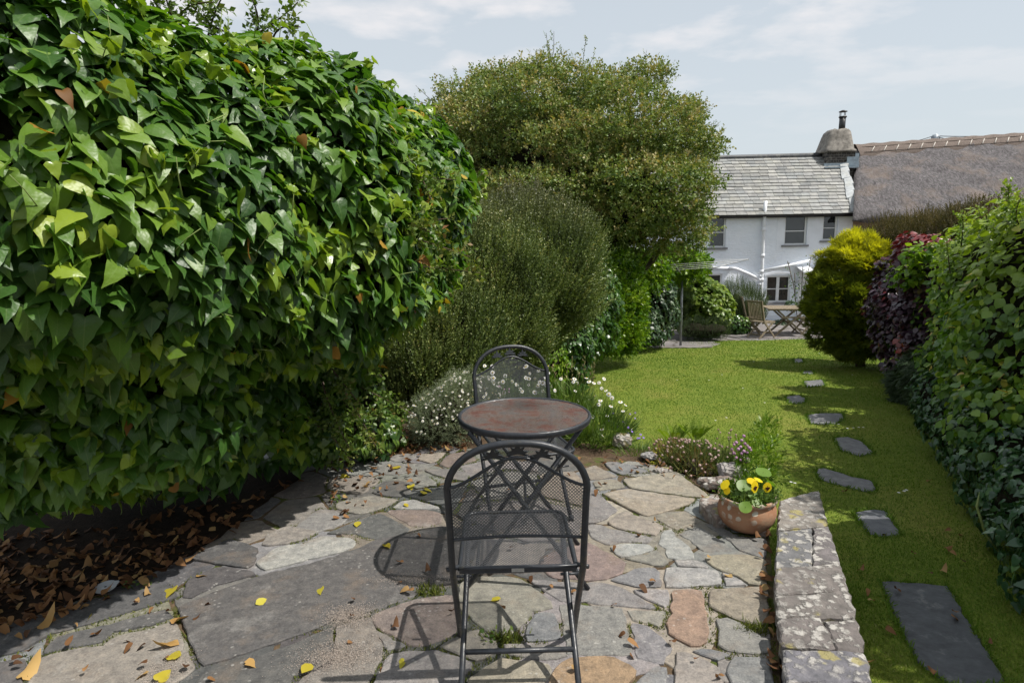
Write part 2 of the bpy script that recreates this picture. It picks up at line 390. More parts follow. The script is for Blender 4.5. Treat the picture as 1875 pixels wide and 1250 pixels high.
# ------------------------------------------------------------------ patio
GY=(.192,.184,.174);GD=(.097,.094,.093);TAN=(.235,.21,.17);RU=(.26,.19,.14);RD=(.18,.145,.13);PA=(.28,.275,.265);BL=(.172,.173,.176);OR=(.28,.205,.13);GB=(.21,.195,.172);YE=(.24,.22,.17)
Z1=(4.934,1060,840);Z2=(4.934,1060,1040);Z3=(4.6875,680,1040);Z4=(5.435,580,820);Z6=(4.1667,300,950);Z0=(1,0,0)
TR=[(Z1,TAN,"5,95 150,55 345,155 100,185"),(Z1,BL,"220,30 330,20 570,70 635,115 390,135 310,110"),(Z1,TAN,"115,205 190,180 345,180 425,250 180,280"),
(Z1,TAN,"385,185 880,115 1185,335 1040,345 470,265"),(Z1,TAN,"215,315 425,270 1060,355 1015,400 620,515 480,460"),(Z1,GY,"60,290 180,310 360,455 200,560 60,580"),
(Z1,TAN,"250,560 400,465 620,545 775,600 700,690 480,650 300,610"),(Z1,TAN,"690,535 960,455 1110,560 880,640"),(Z1,GY,"60,590 180,580 270,620 500,665 680,710 640,750 380,745 280,775 110,705"),
(Z1,PA,"275,790 380,755 650,765 690,805 520,865 370,885"),(Z1,GB,"400,890 600,850 700,810 815,930 780,960 600,940"),(Z1,PA,"760,635 830,620 880,690 1010,780 1050,905 800,890 770,850 790,810 710,760"),
(Z1,GY,"895,670 1060,600 1130,620 1410,820 1130,830 1000,730"),(Z1,GY,"1130,580 1250,580 1420,690 1700,715 1690,890 1450,820 1370,740"),(Z1,YE,"1120,885 1250,850 1560,860 1690,900 1700,1130 1540,1130 1430,1060 1195,965"),
(Z1,PA,"850,905 1080,915 1185,970 1160,985 880,955"),(Z0,RD,"1000,1012 1075,990 1105,1006 1148,1030 1140,1048 1100,1061 1010,1056 985,1035"),
(Z2,BL,"275,100 400,43 550,-12 700,-8 750,80 750,165 500,163"),(Z2,PA,"775,-8 1060,-8 1268,24 1298,148 1120,158 775,168"),(Z2,PA,"1290,30 1420,80 1520,148 1318,150"),(Z2,PA,"490,187 810,182 820,330 780,352 500,215"),
(Z2,GY,"-469,88 -240,110 60,118 270,123 480,210 715,358 400,338 50,298 -180,292"),(Z2,GB,"430,362 800,378 730,530 630,490 470,460"),(Z2,RU,"850,188 1110,192 1150,360 1180,610 1160,670 1010,705 800,590 780,540 820,400"),
(Z2,TAN,"1180,192 1700,165 1720,510 1530,500 1170,345"),(Z2,GY,"1225,450 1330,435 1500,510 1620,590 1730,640 1740,760 1600,770 1330,745 1250,690 1260,540"),
(Z2,GY,"-180,310 40,315 400,348 440,520 490,780 280,780 10,775 -120,775 -130,665"),(Z2,BL,"470,474 620,504 700,560 860,710 800,790 775,860 620,835 520,810 480,600"),
(Z2,OR,"-108,795 10,788 250,788 400,825 540,920 470,1036 440,1200 -320,1200 -290,1036 -262,947"),(Z2,BL,"500,1036 700,860 800,880 800,1036 800,1200 470,1200"),(Z2,GB,"870,750 950,740 1260,870 1300,980 1350,1200 860,1200 865,850"),
(Z2,BL,"1010,740 1190,715 1380,780 1270,830 1090,770"),(Z2,BL,"1320,880 1400,790 1700,800 1740,900 1770,1036 1800,1200 1430,1200"),
(Z3,RD,"0,385 300,275 430,245 700,215 740,380 740,540 600,610 480,655 320,655 210,590 130,560 0,460"),(Z3,GY,"30,520 200,600 310,665 250,685 130,700"),(Z3,GY,"150,730 440,700 560,690 880,805 830,900 760,984 740,1200 -60,1200 20,950"),
(Z3,GB,"570,670 740,575 840,525 920,505 1080,610 1110,680 1040,740 900,795 700,720"),(Z3,GB,"750,120 860,60 1280,75 1550,275 1580,330 1400,370 1340,450 1200,560 1085,590 920,490 830,400 745,340"),
(Z3,BL,"1400,382 1575,375 1635,605 1330,625 1300,580"),(Z3,GY,"1120,640 1640,648 1700,745 1600,770 1500,785 1160,730"),(Z3,TAN,"900,885 1100,755 1300,775 1540,805 1570,850 1500,984 1470,1200 790,1200 830,930"),
(Z4,GY,"710,85 850,50 1010,60 960,110 880,135 760,130"),(Z4,TAN,"1000,110 1030,60 1290,40 1200,130 1130,150"),(Z4,RD,"1215,155 1310,60 1500,20 1600,120 1300,195"),(Z4,GY,"520,200 700,150 1180,158 1100,205 900,245 740,265 600,240"),
(Z4,GY,"1070,220 1300,205 1500,240 1500,330 1300,300 1180,270"),(Z4,GY,"860,290 1050,245 1190,330 1200,380 1000,360"),(Z4,GB,"130,290 450,270 600,290 635,325 540,385 500,435 400,455 100,400"),(Z4,GD,"540,440 640,340 740,320 860,320 1000,390 830,485 640,468"),
(Z4,GB,"200,540 430,490 520,470 820,512 700,580 500,645 380,655 180,590"),(Z4,PA,"740,590 840,522 960,505 1230,580 1220,597 900,600"),(Z4,RD,"690,622 720,604 1150,608 1240,640 1250,735 1100,775 940,775 880,740"),
(Z4,GD,"90,840 330,745 470,682 640,640 940,795 880,850 600,905 520,895 370,850"),(Z4,GY,"20,600 170,600 325,680 250,750 80,805 -100,870 -280,850 -150,720"),(Z6,PA,"695,335 860,212 1070,182 1200,132 1440,142 1480,182 1400,238 1100,306 900,356 765,385"),
(Z6,GB,"740,195 800,110 940,50 1180,90 1080,150 880,195"),(Z6,GD,"180,300 500,150 730,215 715,265 685,345 640,370 350,330"),(Z6,GD,"130,600 180,460 400,360 600,372 715,415 560,460 400,500 200,600"),
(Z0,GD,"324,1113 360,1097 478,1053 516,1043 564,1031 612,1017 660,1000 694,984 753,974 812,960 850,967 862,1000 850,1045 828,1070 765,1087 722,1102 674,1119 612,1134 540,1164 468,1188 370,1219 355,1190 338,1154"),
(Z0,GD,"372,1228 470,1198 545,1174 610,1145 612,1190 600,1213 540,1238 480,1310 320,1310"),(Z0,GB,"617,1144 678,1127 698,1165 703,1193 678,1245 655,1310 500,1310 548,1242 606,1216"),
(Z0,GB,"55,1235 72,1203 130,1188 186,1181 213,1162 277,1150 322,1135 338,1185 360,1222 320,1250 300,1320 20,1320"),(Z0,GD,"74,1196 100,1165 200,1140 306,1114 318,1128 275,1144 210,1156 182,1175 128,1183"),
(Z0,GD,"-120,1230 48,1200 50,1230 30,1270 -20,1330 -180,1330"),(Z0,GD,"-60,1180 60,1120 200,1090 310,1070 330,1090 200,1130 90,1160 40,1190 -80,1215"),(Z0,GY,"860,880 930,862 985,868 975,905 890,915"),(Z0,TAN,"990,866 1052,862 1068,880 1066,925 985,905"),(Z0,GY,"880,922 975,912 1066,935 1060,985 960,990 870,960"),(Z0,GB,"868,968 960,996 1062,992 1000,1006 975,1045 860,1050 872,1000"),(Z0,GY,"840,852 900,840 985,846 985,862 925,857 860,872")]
TRACE=[]
for (k_,ox_,oy_),c_,s_ in TR:
    q=[Z(ox_+float(w_.split(',')[0])/k_,oy_+float(w_.split(',')[1])/k_,0) for w_ in s_.split()]
    TRACE.append((np.array([(p_[0],p_[1]) for p_ in q]),c_))
BB=[(t_[:,0].min(),t_[:,0].max(),t_[:,1].min(),t_[:,1].max()) for t_,_ in TRACE]
seeds=[]
wl=[(1412,975),(1418,1040),(1427,1130),(1436,1250)]      # left edge of the low wall on the patio
WL=[Z(a,b,0.0) for a,b in wl]; d=WL[-1]-WL[0]; WLn=WL[-1]+d*1.1
edge=[Z(1395,905,0),Z(1300,900,0),Z(1250,866,0),Z(1185,846,0),Z(1110,836,0),Z(1040,828,0),Z(960,822,0),Z(870,818,0),Z(800,812,0),Z(730,816,0),Z(640,812,0),Z(560,800,0)]
PATIO=[(WLn[0],WLn[1])]+[(q[0]-.01,q[1]) for q in WL[::-1]]+[(q[0],q[1]) for q in edge]+[(-4.6,4.9),(-4.6,-.9),(WLn[0],-.9)]
def clip(poly,nx,ny,c):   # keep nx*x+ny*y<=c
    out=[]
    for i in range(len(poly)):
        a=poly[i];b=poly[(i+1)%len(poly)];da=nx*a[0]+ny*a[1]-c;db=nx*b[0]+ny*b[1]-c
        if da<=0: out.append(a)
        if da*db<0: t=da/(da-db); out.append((a[0]+(b[0]-a[0])*t,a[1]+(b[1]-a[1])*t))
    return out
def inpoly(poly,x,y):
    r=False;j=len(poly)-1
    for i in range(len(poly)):
        xi,yi=poly[i];xj,yj=poly[j]
        if (yi>y)!=(yj>y) and x<(xj-xi)*(y-yi)/(yj-yi)+xi: r=not r
        j=i
    return r
def intrace(x,y):
    return any(b_[0]<x<b_[1] and b_[2]<y<b_[3] and inpoly(t_,x,y) for (t_,_),b_ in zip(TRACE,BB))
pp=[]
for _ in range(3000):
    x=random.uniform(-4.5,2.6); y=random.uniform(-.8,5.6)
    if not intrace(x,y) and (not pp or min(math.hypot(x-a,y-b) for a,b in pp)>.30):
        pp.append((x,y)); seeds.append((x,y,random.uniform(0,.1)**2,random.choice([GY,GD,GB,BL,TAN,GD])))
mb=MB()
for i,(t_,c_) in enumerate(TRACE):
    j_=random.uniform(.9,1.12); mb.col=tuple(v*j_*random.uniform(.97,1.03) for v in c_)
    mb.slab(t_,-.04,random.uniform(-.003,.004),.004,.03,.0035,i,(random.uniform(-.01,.01),random.uniform(-.01,.01)))
# right-hand limit of the paving is a straight line along the wall, far limit follows the bed edge
wa=np.array([WL[0][0],WL[0][1]]); wb=np.array([WLn[0],WLn[1]]); wd=wb-wa; wn=nrmz(np.array([-wd[1],wd[0]])); 
if wn[0]<0: wn=-wn
for i,s in enumerate(seeds):
    cell=[(s[0]-1.2,s[1]-1.2),(s[0]+1.2,s[1]-1.2),(s[0]+1.2,s[1]+1.2),(s[0]-1.2,s[1]+1.2)]
    for j,t in enumerate(seeds):
        if i==j: continue
        dx,dy=t[0]-s[0],t[1]-s[1]; D=math.hypot(dx,dy)
        if D>2.6: continue
        k=(D*D+s[2]-t[2])/(2*D); gap=.011+.005*math.sin(i*7+j*3) if D else 0
        cell=clip(cell,dx/D,dy/D,(s[0]*dx+s[1]*dy)/D+k-gap)
        if len(cell)<3: break
    if len(cell)<3: continue
    cell=clip(cell,wn[0],wn[1],float(wn@wa)-.035)
    if len(cell)<3: continue
    # drop cells whose centre is outside the patio; trim the ones at the far edge
    cx=sum(a for a,b in cell)/len(cell); cy_=sum(b for a,b in cell)/len(cell)
    if not inpoly(PATIO,cx,cy_): continue
    best=None
    for a,b in zip(edge[:-1],edge[1:]):
        dd=np.array([b[0]-a[0],b[1]-a[1]]); nn_=nrmz(np.array([-dd[1],dd[0]])); nn_=nn_ if nn_[1]>0 else -nn_
        t=((cx-a[0])*dd[0]+(cy_-a[1])*dd[1])/(dd@dd)
        if -.3<t<1.3: cell2=clip(cell,nn_[0],nn_[1],float(nn_[0]*a[0]+nn_[1]*a[1])-.0); cell=cell2 if len(cell2)>2 else cell
    # remove very short edges
    cc=[cell[0]]
    for q in cell[1:]:
        if math.hypot(q[0]-cc[-1][0],q[1]-cc[-1][1])>.03: cc.append(q)
    if len(cc)>3 and math.hypot(cc[0][0]-cc[-1][0],cc[0][1]-cc[-1][1])<.03: cc.pop()
    if len(cc)<3: continue
    j_=random.uniform(.82,1.2); mb.col=tuple(v*j_*random.uniform(.95,1.05) for v in s[3])
    mb.slab(cc,-.05,-.008+random.uniform(-.0015,.0015),.003,.035,.004,i)
m,nt,o=mat('slate_paving'); n=NT(nt); v=n.pos(); ca=n.attr('col').outputs['Color']
f1=n.noise(5,8,.65,v); f2=n.noise(22,6,.7,v); f3=n.noise(130,4,.7,v)
c=n.mix(1.,ca,n.ramp(f2,[(.25,(.5,.5,.52)),(.5,(.95,.95,.95)),(.75,(1.4,1.36,1.3))]),'MULTIPLY')
c=n.mix(n.math('MULTIPLY',n.ramp(f1,[(.54,(0,0,0)),(.70,(1,1,1))]),.4),c,(.21,.155,.11))       # iron staining
c=n.mix(n.math('MULTIPLY',n.ramp(n.noise(3.2,9,.75,n.mapping(v,(1,1,1),(0,0,2))),[(.56,(0,0,0)),(.66,(1,1,1))]),.32),c,(.33,.32,.30))  # pale lichen film
vo=n.n('TexVoronoi'); vo.inputs['Scale'].default_value=34; n.l(v,vo.inputs[0])
spots=n.math('MULTIPLY',n.ramp(vo.outputs[0],[(.16,(1,1,1)),(.24,(0,0,0))]),n.ramp(n.noise(4,5,.6,v),[(.5,(0,0,0)),(.6,(1,1,1))]))
c=n.mix(n.math('MULTIPLY',spots,.45),c,(.42,.41,.38))
c=n.mix(1.,c,n.ramp(f3,[(.3,(.72,.72,.72)),(.7,(1.2,1.2,1.2))]),'MULTIPLY')
c=n.mix(n.math('MULTIPLY',n.ramp(n.noise(1.7,8,.7,v),[(.55,(0,0,0)),(.7,(1,1,1))]),.4),c,(.06,.062,.065))
hgt=n.math('ADD',n.math('MULTIPLY',f2,1.),n.math('MULTIPLY',f3,.35))
p=n.pbsdf(c,.78,.35,0,n.bump(hgt,.7,.012)); n.l(p.outputs[0],o.inputs[0]); M_slate=m
tag(mb.build('patio_paving',M_slate),kind='structure')
m,nt,o=mat('joint_dirt'); n=NT(nt); v=n.pos()
c=n.ramp(n.noise(30,7,.7,v),[(.3,(.05,.036,.022)),(.6,(.13,.09,.055)),(.8,(.23,.18,.12))])
c=n.mix(n.ramp(n.noise(7,6,.6,v),[(.48,(0,0,0)),(.6,(1,1,1))]),c,(.07,.09,.02))
p=n.pbsdf(c,.95,.2,0,n.bump(n.noise(150,4,vec=v),.8,.01)); n.l(p.outputs[0],o.inputs[0]); M_dirt=m
mb=MB(); big=[(a,b) for a,b in PATIO]; k=len(big)
base=mb.add([(a,b,-.013) for a,b in big]+[(a,b,-.6) for a,b in big],[tuple(range(k))]+[(i,i+k,(i+1)%k+k,(i+1)%k) for i in range(k)])
tag(mb.build('patio_bed',M_dirt),kind='structure')
# moss and small grass in the joints
def joints(n_):
    out=[]
    while len(out)<n_:
        t_,_=TRACE[random.randrange(len(TRACE))]; i=random.randrange(len(t_)); a_,b_=t_[i],t_[(i+1)%len(t_)]; u_=random.random(); q=a_+(b_-a_)*u_
        d_=b_-a_; L_=np.linalg.norm(d_)
        if random.random()>L_/.4: continue
        nn_=np.array([d_[1],-d_[0]])/L_*random.choice([-1,1])*random.uniform(.001,.016); q=q+nn_
        if not intrace(q[0],q[1]) and inpoly(PATIO,q[0],q[1]): out.append((q[0],q[1],-.011))
    return np.array(out)
M_moss=leafmat('moss',[(0,(.05,.07,.012)),(.5,(.11,.14,.02)),(1,(.19,.19,.045))],.8,.2,.25)
jp=joints(26000); f=lump(jp,2.3,3)+.6*lump(jp,9,5); jp=jp[f>.05]
n_=len(jp); scatter('joint_moss',[T_blade(.14,.4),T_blade(.10,-.3)],jp,np.array([0,0,1.])+rng.normal(size=(n_,3))*.6,rng.normal(size=(n_,3)),rng.uniform(.008,.022,n_),rng.random(n_),M_moss)
tag(bpy.data.objects['joint_moss'],'green moss and tiny grass in the paving joints','moss',kind='stuff')
# grass tufts growing out of the paving
for i,(px,py,lab) in enumerate([(1385,1150,'small green grass tuft in the joint beside the lichened low wall'),(785,1082,'flat tuft of moss at the edge of the large dark slab'),(920,1168,'little weed rosette between slabs under the front chair')]):
    q=Z(px,py,0); k=260; pt=np.stack([q[0]+rng.normal(size=k)*.035,q[1]+rng.normal(size=k)*.02,np.full(k,-.01)],1)
    o_=scatter('grass_tuft',[T_blade(.07,.5)],pt,np.array([0,0,1.])+rng.normal(size=(k,3))*.45,rng.normal(size=(k,3)),rng.uniform(.015,.045,k),rng.random(k),M_moss); tag(o_,lab,'grass tuft')
# ------------------------------------------------------------------ low wall
m,nt,o=mat('lichened_stone'); n=NT(nt); v=n.pos(); ca=n.attr('col').outputs['Color']
c=n.mix(1.,ca,n.ramp(n.noise(18,7,.7,v),[(.3,(.55,.55,.55)),(.7,(1.35,1.3,1.3))]),'MULTIPLY')
vo=n.n('TexVoronoi'); vo.inputs['Scale'].default_value=26; n.l(n.mix(.06,v,n.noise(20,3,vec=v,out=1)),vo.inputs[0])
lf=n.math('MULTIPLY',n.ramp(n.math('ADD',vo.outputs[0],n.math('MULTIPLY',n.math('SUBTRACT',n.noise(60,5,.7,v),.5),.9)),[(.34,(1,1,1)),(.56,(0,0,0))]),n.ramp(n.noise(5,7,.7,v),[(.36,(0,0,0)),(.54,(1,1,1))]))
c=n.mix(n.math('MULTIPLY',lf,n.math('SUBTRACT',1.,n.attr('col').outputs['Alpha']) if False else .9),c,(.42,.40,.37))
vo2=n.n('TexVoronoi'); vo2.inputs['Scale'].default_value=11; n.l(n.mix(.1,v,n.noise(12,3,vec=v,out=1)),vo2.inputs[0])
lf2=n.math('MULTIPLY',n.ramp(vo2.outputs[0],[(.26,(1,1,1)),(.34,(0,0,0))]),n.ramp(n.noise(4.2,5,.6,n.mapping(v,(1,1,1),(1,0,0))),[(.5,(0,0,0)),(.56,(1,1,1))]))
c=n.mix(n.math('MULTIPLY',lf2,.8),c,(.30,.26,.10))
p=n.pbsdf(c,.85,.3,0,n.bump(n.math('ADD',n.noise(25,6,.7,v),lf),.7,.012)); n.l(p.outputs[0],o.inputs[0]); M_lich=m
zt_=.10
LE=[(1426,915),(1424,970),(1418,1040),(1418,1090),(1423,1130),(1430,1185),(1437,1250)]
RE=[(1500,896),(1518,960),(1540,1030),(1556,1080),(1571,1130),(1586,1190),(1600,1250)]
Lp=[Z(a,b,zt_) for a,b in LE]; Rp=[Z(a,b,zt_) for a,b in RE]
dl=(Lp[-1]-Lp[0])/6
for k in range(1,8): Lp.append(Lp[-1]+dl*1.1); Rp.append(Rp[-1]+(Rp[-1]-Rp[0]*0-Rp[-1])+dl*1.1)
wt=empty('low_garden_wall',(Lp[3][0],Lp[3][1],-.5),'low stone wall with lichen-spotted slate coping between patio and lawn','wall')
mb=MB(); wall_poly=[(q[0]+.02,q[1]) for q in Lp]+[(q[0]-.02,q[1]) for q in Rp[::-1]]; k=len(wall_poly); mb.col=(.15,.13,.12)
mb.add([(a,b,.055) for a,b in wall_poly]+[(a,b,-.75) for a,b in wall_poly],[tuple(range(k))]+[(i,i+k,(i+1)%k+k,(i+1)%k) for i in range(k)])
mb.build('wall_core',M_lich,wt,True)
cols=[(.20,.185,.165),(.135,.138,.142),(.155,.142,.132),(.15,.138,.128),(.145,.132,.125),(.14,.14,.155),(.14,.13,.13),(.17,.14,.13),(.13,.13,.14),(.17,.13,.12),(.15,.12,.12),(.16,.14,.13),(.15,.13,.12)]
def lerp(a,b,t): return a+(b-a)*t
for i in range(len(Lp)-1):
    a,b,c_,d_=Lp[i],Rp[i],Rp[i+1],Lp[i+1]; t=.5+.25*math.sin(i*2.3); g_=.004
    for lo,hi in (((0,t),(t,1)) if i in (1,4,9) else ((0,1),)):
        q=[lerp(a,b,lo),lerp(a,b,hi),lerp(d_,c_,hi+.12*math.sin(i*5) if hi<1 else 1),lerp(d_,c_,lo+.12*math.sin(i*5) if lo>0 else 0)]
        cc=np.mean(q,0); q=[x+(cc-x)*.018 for x in q]
        mb=MB(); cl_=cols[i] if lo==0 or i in(0,4) else cols[(i+5)%13]; mb.col=cl_
        mb.slab(q,.045+random.uniform(0,.004),zt_+random.uniform(-.006,.006),.008,.03,.005,i*3+lo,(random.uniform(-.01,.01),0))
        mb.build('coping_stone',M_lich,wt,True)
m_a=[Z(a,b,.06) for a,b in [(1276,912),(1300,904),(1404,898),(1406,962),(1352,940),(1312,948)]]
mb=MB(); mb.col=(.22,.18,.15); mb.slab(m_a,-.05,.06,.01,.03,.006,4); o_=mb.build('kerb_stone',M_lich); tag(o_,'flat kerb stone with pale lichen just behind the terracotta bowl','stone')
# ------------------------------------------------------------------ bank of the flower bed beyond the patio
bp=[Z(a,b,0) for a,b in [(560,800),(640,812),(730,816),(800,812),(870,818),(960,822),(1040,828),(1110,836),(1185,846),(1250,866),(1300,900),(1400,905)]]
mb=MB(); rows=[]
for t in range(9):
    row=[]
    for i,q in enumerate(bp):
        off=t*.16*(1.0 if i<9 else .55); y=q[1]+off+ (0 if i else 0); x=q[0]+off*.35
        top=.05 if i>4 else .10
        z=(-.02+top*math.sin(min(1,t/2)*PI*.5) if t<4 else top-.02) if i<6 else -.03
        zz_=z if t<3 else z+(float(zl(y))-.03-z)*((t-2)/6)**1.0
        row.append((x,y,zz_+.02*math.sin(i*3+t*2.1)))
    rows.append(row)
vs=[p for r_ in rows for p in r_]; nx=len(bp); fs=[(j*nx+i,j*nx+i+1,(j+1)*nx+i+1,(j+1)*nx+i) for j in range(8) for i in range(nx-1)]
mb.add(vs,fs,True); tag(mb.build('flower_bed_soil',M_earth),kind='structure')
# ------------------------------------------------------------------ metal bistro furniture
m,nt,o=mat('powder_coated_steel'); n=NT(nt); v=n.obj()
c=n.ramp(n.noise(40,6,.7,v),[(.3,(.012,.014,.018)),(.6,(.024,.027,.033)),(.8,(.05,.052,.056))])
c=n.mix(n.ramp(n.noise(9,6,.7,v),[(.6,(0,0,0)),(.68,(1,1,1))]),c,(.055,.05,.035))
p=n.pbsdf(c,n.ramp(n.noise(60,4,.6,v),[(.3,(.3,.3,.3)),(.7,(.55,.55,.55))]),.5,0,n.bump(n.noise(220,3,vec=v),.15,.002)); n.l(p.outputs[0],o.inputs[0]); M_steel=m
m,nt,o=mat('rusty_table_mesh'); n=NT(nt); v=n.obj()
c=n.ramp(n.noise(12,7,.72,v),[(.38,(.12,.112,.108)),(.50,(.145,.115,.10)),(.58,(.15,.075,.06)),(.74,(.11,.048,.04))])
c=n.mix(n.ramp(n.noise(70,4,.7,v),[(.5,(0,0,0)),(.66,(.7,.7,.7))]),c,(.075,.03,.028))
p=n.pbsdf(c,.5,.6); n.l(p.outputs[0],o.inputs[0]); M_rust=m
M_seatmesh=simple('steel_mesh',(.07,.073,.08),.32,.6,0,.3,80)
M_alu=simple('zinc_label',(.42,.42,.41),.35,.6,.6,.15,30)
def mesh_panel(mb,inside,bb,pu,ang,w,mp):
    """expanded metal: two families of diagonal strands clipped to a region, mp maps (u,v)->3D"""
    u0_,u1_,v0_,v1_=bb
    for sgn in (1,-1):
        dx,dy=math.cos(ang),math.sin(ang)*sgn; nx,ny=-dy,dx
        step=pu*math.sin(ang); ext=math.hypot(u1_-u0_,v1_-v0_); cu,cv=(u0_+u1_)/2,(v0_+v1_)/2
        k=int(ext/step/2)+1
        for i in range(-k,k+1):
            ox,oy=cu+nx*i*step,cv+ny*i*step; ts=np.linspace(-ext/2,ext/2,160); on=False
            for j,t in enumerate(ts):
                ins=inside(ox+dx*t,oy+dy*t)
                if ins and not on: on=True; t0=t
                if on and (not ins or j==len(ts)-1):
                    on=False
                    if t-t0>.004:
                        a=np.array(mp(ox+dx*t0,oy+dy*t0)); b=np.array(mp(ox+dx*t,oy+dy*t))
                        e1=np.array(mp(ox+nx*w/2,oy+ny*w/2))-np.array(mp(ox-nx*w/2,oy-ny*w/2)); L=b-a; nn=np.cross(L,e1); nn=nn/np.linalg.norm(nn)*w*.35*1.0
                        h=e1/2; off=nn*(.6 if sgn>0 else -.6)
                        q=[a-h-nn+off,a+h-nn+off,a+h+nn+off,a-h+nn+off]
                        mb.add(q+[x+L for x in q],[(0,1,2,3),(7,6,5,4),(0,4,5,1),(1,5,6,2),(2,6,7,3),(3,7,4,0)])
def leafsprig(mb,c,ex,ez,s,mp):
    """a cast maple-like ornament of five pointed leaflets"""
    for a,L in ((90,1),(45,.85),(135,.85),(8,.9),(172,.9)):
        ca,sa=math.cos(R(a)),math.sin(R(a)); px_,pz_=-sa,ca; w_=.24*L
        pts=[(0,0),(.45*ca*L+px_*w_,.45*sa*L+pz_*w_),(ca*L,sa*L),(.45*ca*L-px_*w_,.45*sa*L-pz_*w_)]
        vs=[]
        for off in (-.0025,.0025):
            for x,z in pts: q=np.array(mp(c[0]+x*s,c[1]+z*s)); vs.append(q+np.array([0,off,0]))
        mb.add(vs,[(0,1,2,3),(7,6,5,4),(0,4,5,1),(1,5,6,2),(2,6,7,3),(3,7,4,0)])
def hoopY(z):   # y of the bent side tube at height z (chair faces +y)
    return -.36+(.92-z)*.234 if z>.45 else -.25+ (.45-z)*.69
def bistro_chair(loc,rz,label,front=True):
    t=empty('bistro_chair',loc,label,'chair','black metal folding bistro chairs',rz)
    W=.2225; pts=[]
    for z in (0,.12,.24,.36,.42,.45,.50,.58,.66,.72): pts.append((-W+.004*math.sin(z*3),hoopY(z),z))
    k=22
    for i in range(1,k):
        a=PI-PI*i/k; z=.735+.185*math.sin(a)**.92; pts.append((W*math.copysign(abs(math.cos(a))**.86,math.cos(a)),hoopY(z),z))
    for z in (.72,.66,.58,.50,.45,.42,.36,.24,.12,0): pts.append((W-.004*math.sin(z*3),hoopY(z),z))
    mb=MB(); mb.tube(pts,.0115,12); 
    for s in (-1,1): mb.tube([(s*W,hoopY(0),-.0),(s*W,hoopY(0)+.004,.03)],.0135,10)
    mb.build('hoop_frame',M_steel,t)
    # backrest: top rail curve, bottom rail, woven steel mesh
    def topz(x): u=abs(x)/W; return .866-.098*(3*u*u-2*u**3)
    mp=lambda x,z:(x,hoopY(z)+.02*(1-(x/W)**2)-.006,z)
    mb=MB(); mb.tube([mp(W*(-1+2*i/24),topz(W*(-1+2*i/24))) for i in range(25)],.0055,8)
    mb.tube([mp(W*(-1+2*i/12)*.98,.572) for i in range(13)],.0055,8); mb.build('back_rail',M_steel,t)
    mb=MB(); mp2=lambda x,z:(x,hoopY(z)+.012*(1-(x/W)**2*0)*.9,z)
    mesh_panel(mb,lambda x,z: abs(x)<W-.012 and .572<z<topz(x),(-W,W,.56,.88),.0108,R(48),.0021,mp); mb.build('back_mesh',M_seatmesh,t)
    for cx,cz,sc_ in ((-.075,.872,.036),(.002,.884,.038),(.078,.872,.036)):
        mb=MB(); leafsprig(mb,(cx,cz-.004),None,None,sc_,mp); mb.tube([mp(cx-.034,cz-.012),mp(cx,cz-.004),mp(cx+.034,cz-.012)],.003,6); mb.build('leaf_ornament',M_steel,t)
    # seat
    sw=.196; y0,y1=-.235,.20; zs=.445
    def ins(x,y):
        r_=.05
        if not(-sw<x<sw and y0<y<y1): return False
        if y>y1-r_ and abs(x)>sw-r_: return math.hypot(abs(x)-(sw-r_),y-(y1-r_))<r_
        return True
    rim=[(-sw,y0,zs),(sw,y0,zs)]
    for i in range(7): a=PI/2*i/6; rim.append((sw-.05+.05*math.cos(a),y1-.05+.05*math.sin(a),zs))
    for i in range(7): a=PI/2+PI/2*i/6; rim.append((-sw+.05+.05*math.cos(a),y1-.05+.05*math.sin(a),zs))
    full=[]
    for i in range(len(rim)):
        a=np.array(rim[i]);b=np.array(rim[(i+1)%len(rim)]); kk=max(1,int(np.linalg.norm(b-a)/.06)); full+=[a+(b-a)*j/kk for j in range(kk)]
    mb=MB(); mb.tube(full,.0085,8,True); mb.box((-sw,y0-.006,zs-.016),(sw,y0+.006,zs+.005)); sf=mb.build('seat_frame',M_steel,t)
    mb=MB(); mesh_panel(mb,ins,(-sw,sw,y0,y1),.0110,R(50),.0017,lambda x,y:(x,y,zs+.003-.006*math.cos(x*6))); mb.build('seat_mesh',M_seatmesh,t)
    if front: mb=MB(); mb.box((-.021,y0-.009,zs-.012),(.021,y0-.0062,zs+.001)); mb.build('maker_plate',M_alu,sf)
    # pivots between hoop and seat
    for s in (-1,1): mb=MB(); mb.tube([(s*(W+.014),hoopY(.45),.45),(s*sw,y0+.01,.447)],.008,8); mb.build('pivot_pin',M_steel,t)
    mb=MB(); x_=.185
    for s in (-1,1):
        mb.tube([(s*x_,.165,.43),(s*(x_+.002),-.02,.285),(s*(x_+.008),-.23,.134),(s*(x_+.012),-.415,.0)],.0105,10); mb.tube([(s*(W+.012),-.01,.29),(s*(x_-.02),-.01,.29)],.0055,8)
    mb.tube([(-x_-.008,-.23,.134),(x_+.008,-.23,.134)],.0095,10); mb.build('leg_frame',M_steel,t)
    return t
c1=P(946,1045,1.95)
bistro_chair((c1[0]-.0,2.2,0),R(1.0),'black metal folding chair with mesh back in the foreground, its back to us')
cb_=P(932,648,3.60)
bistro_chair((cb_[0]+.10,3.60-.34,0),R(180+16),'black metal folding chair behind the round table, facing the camera',False)
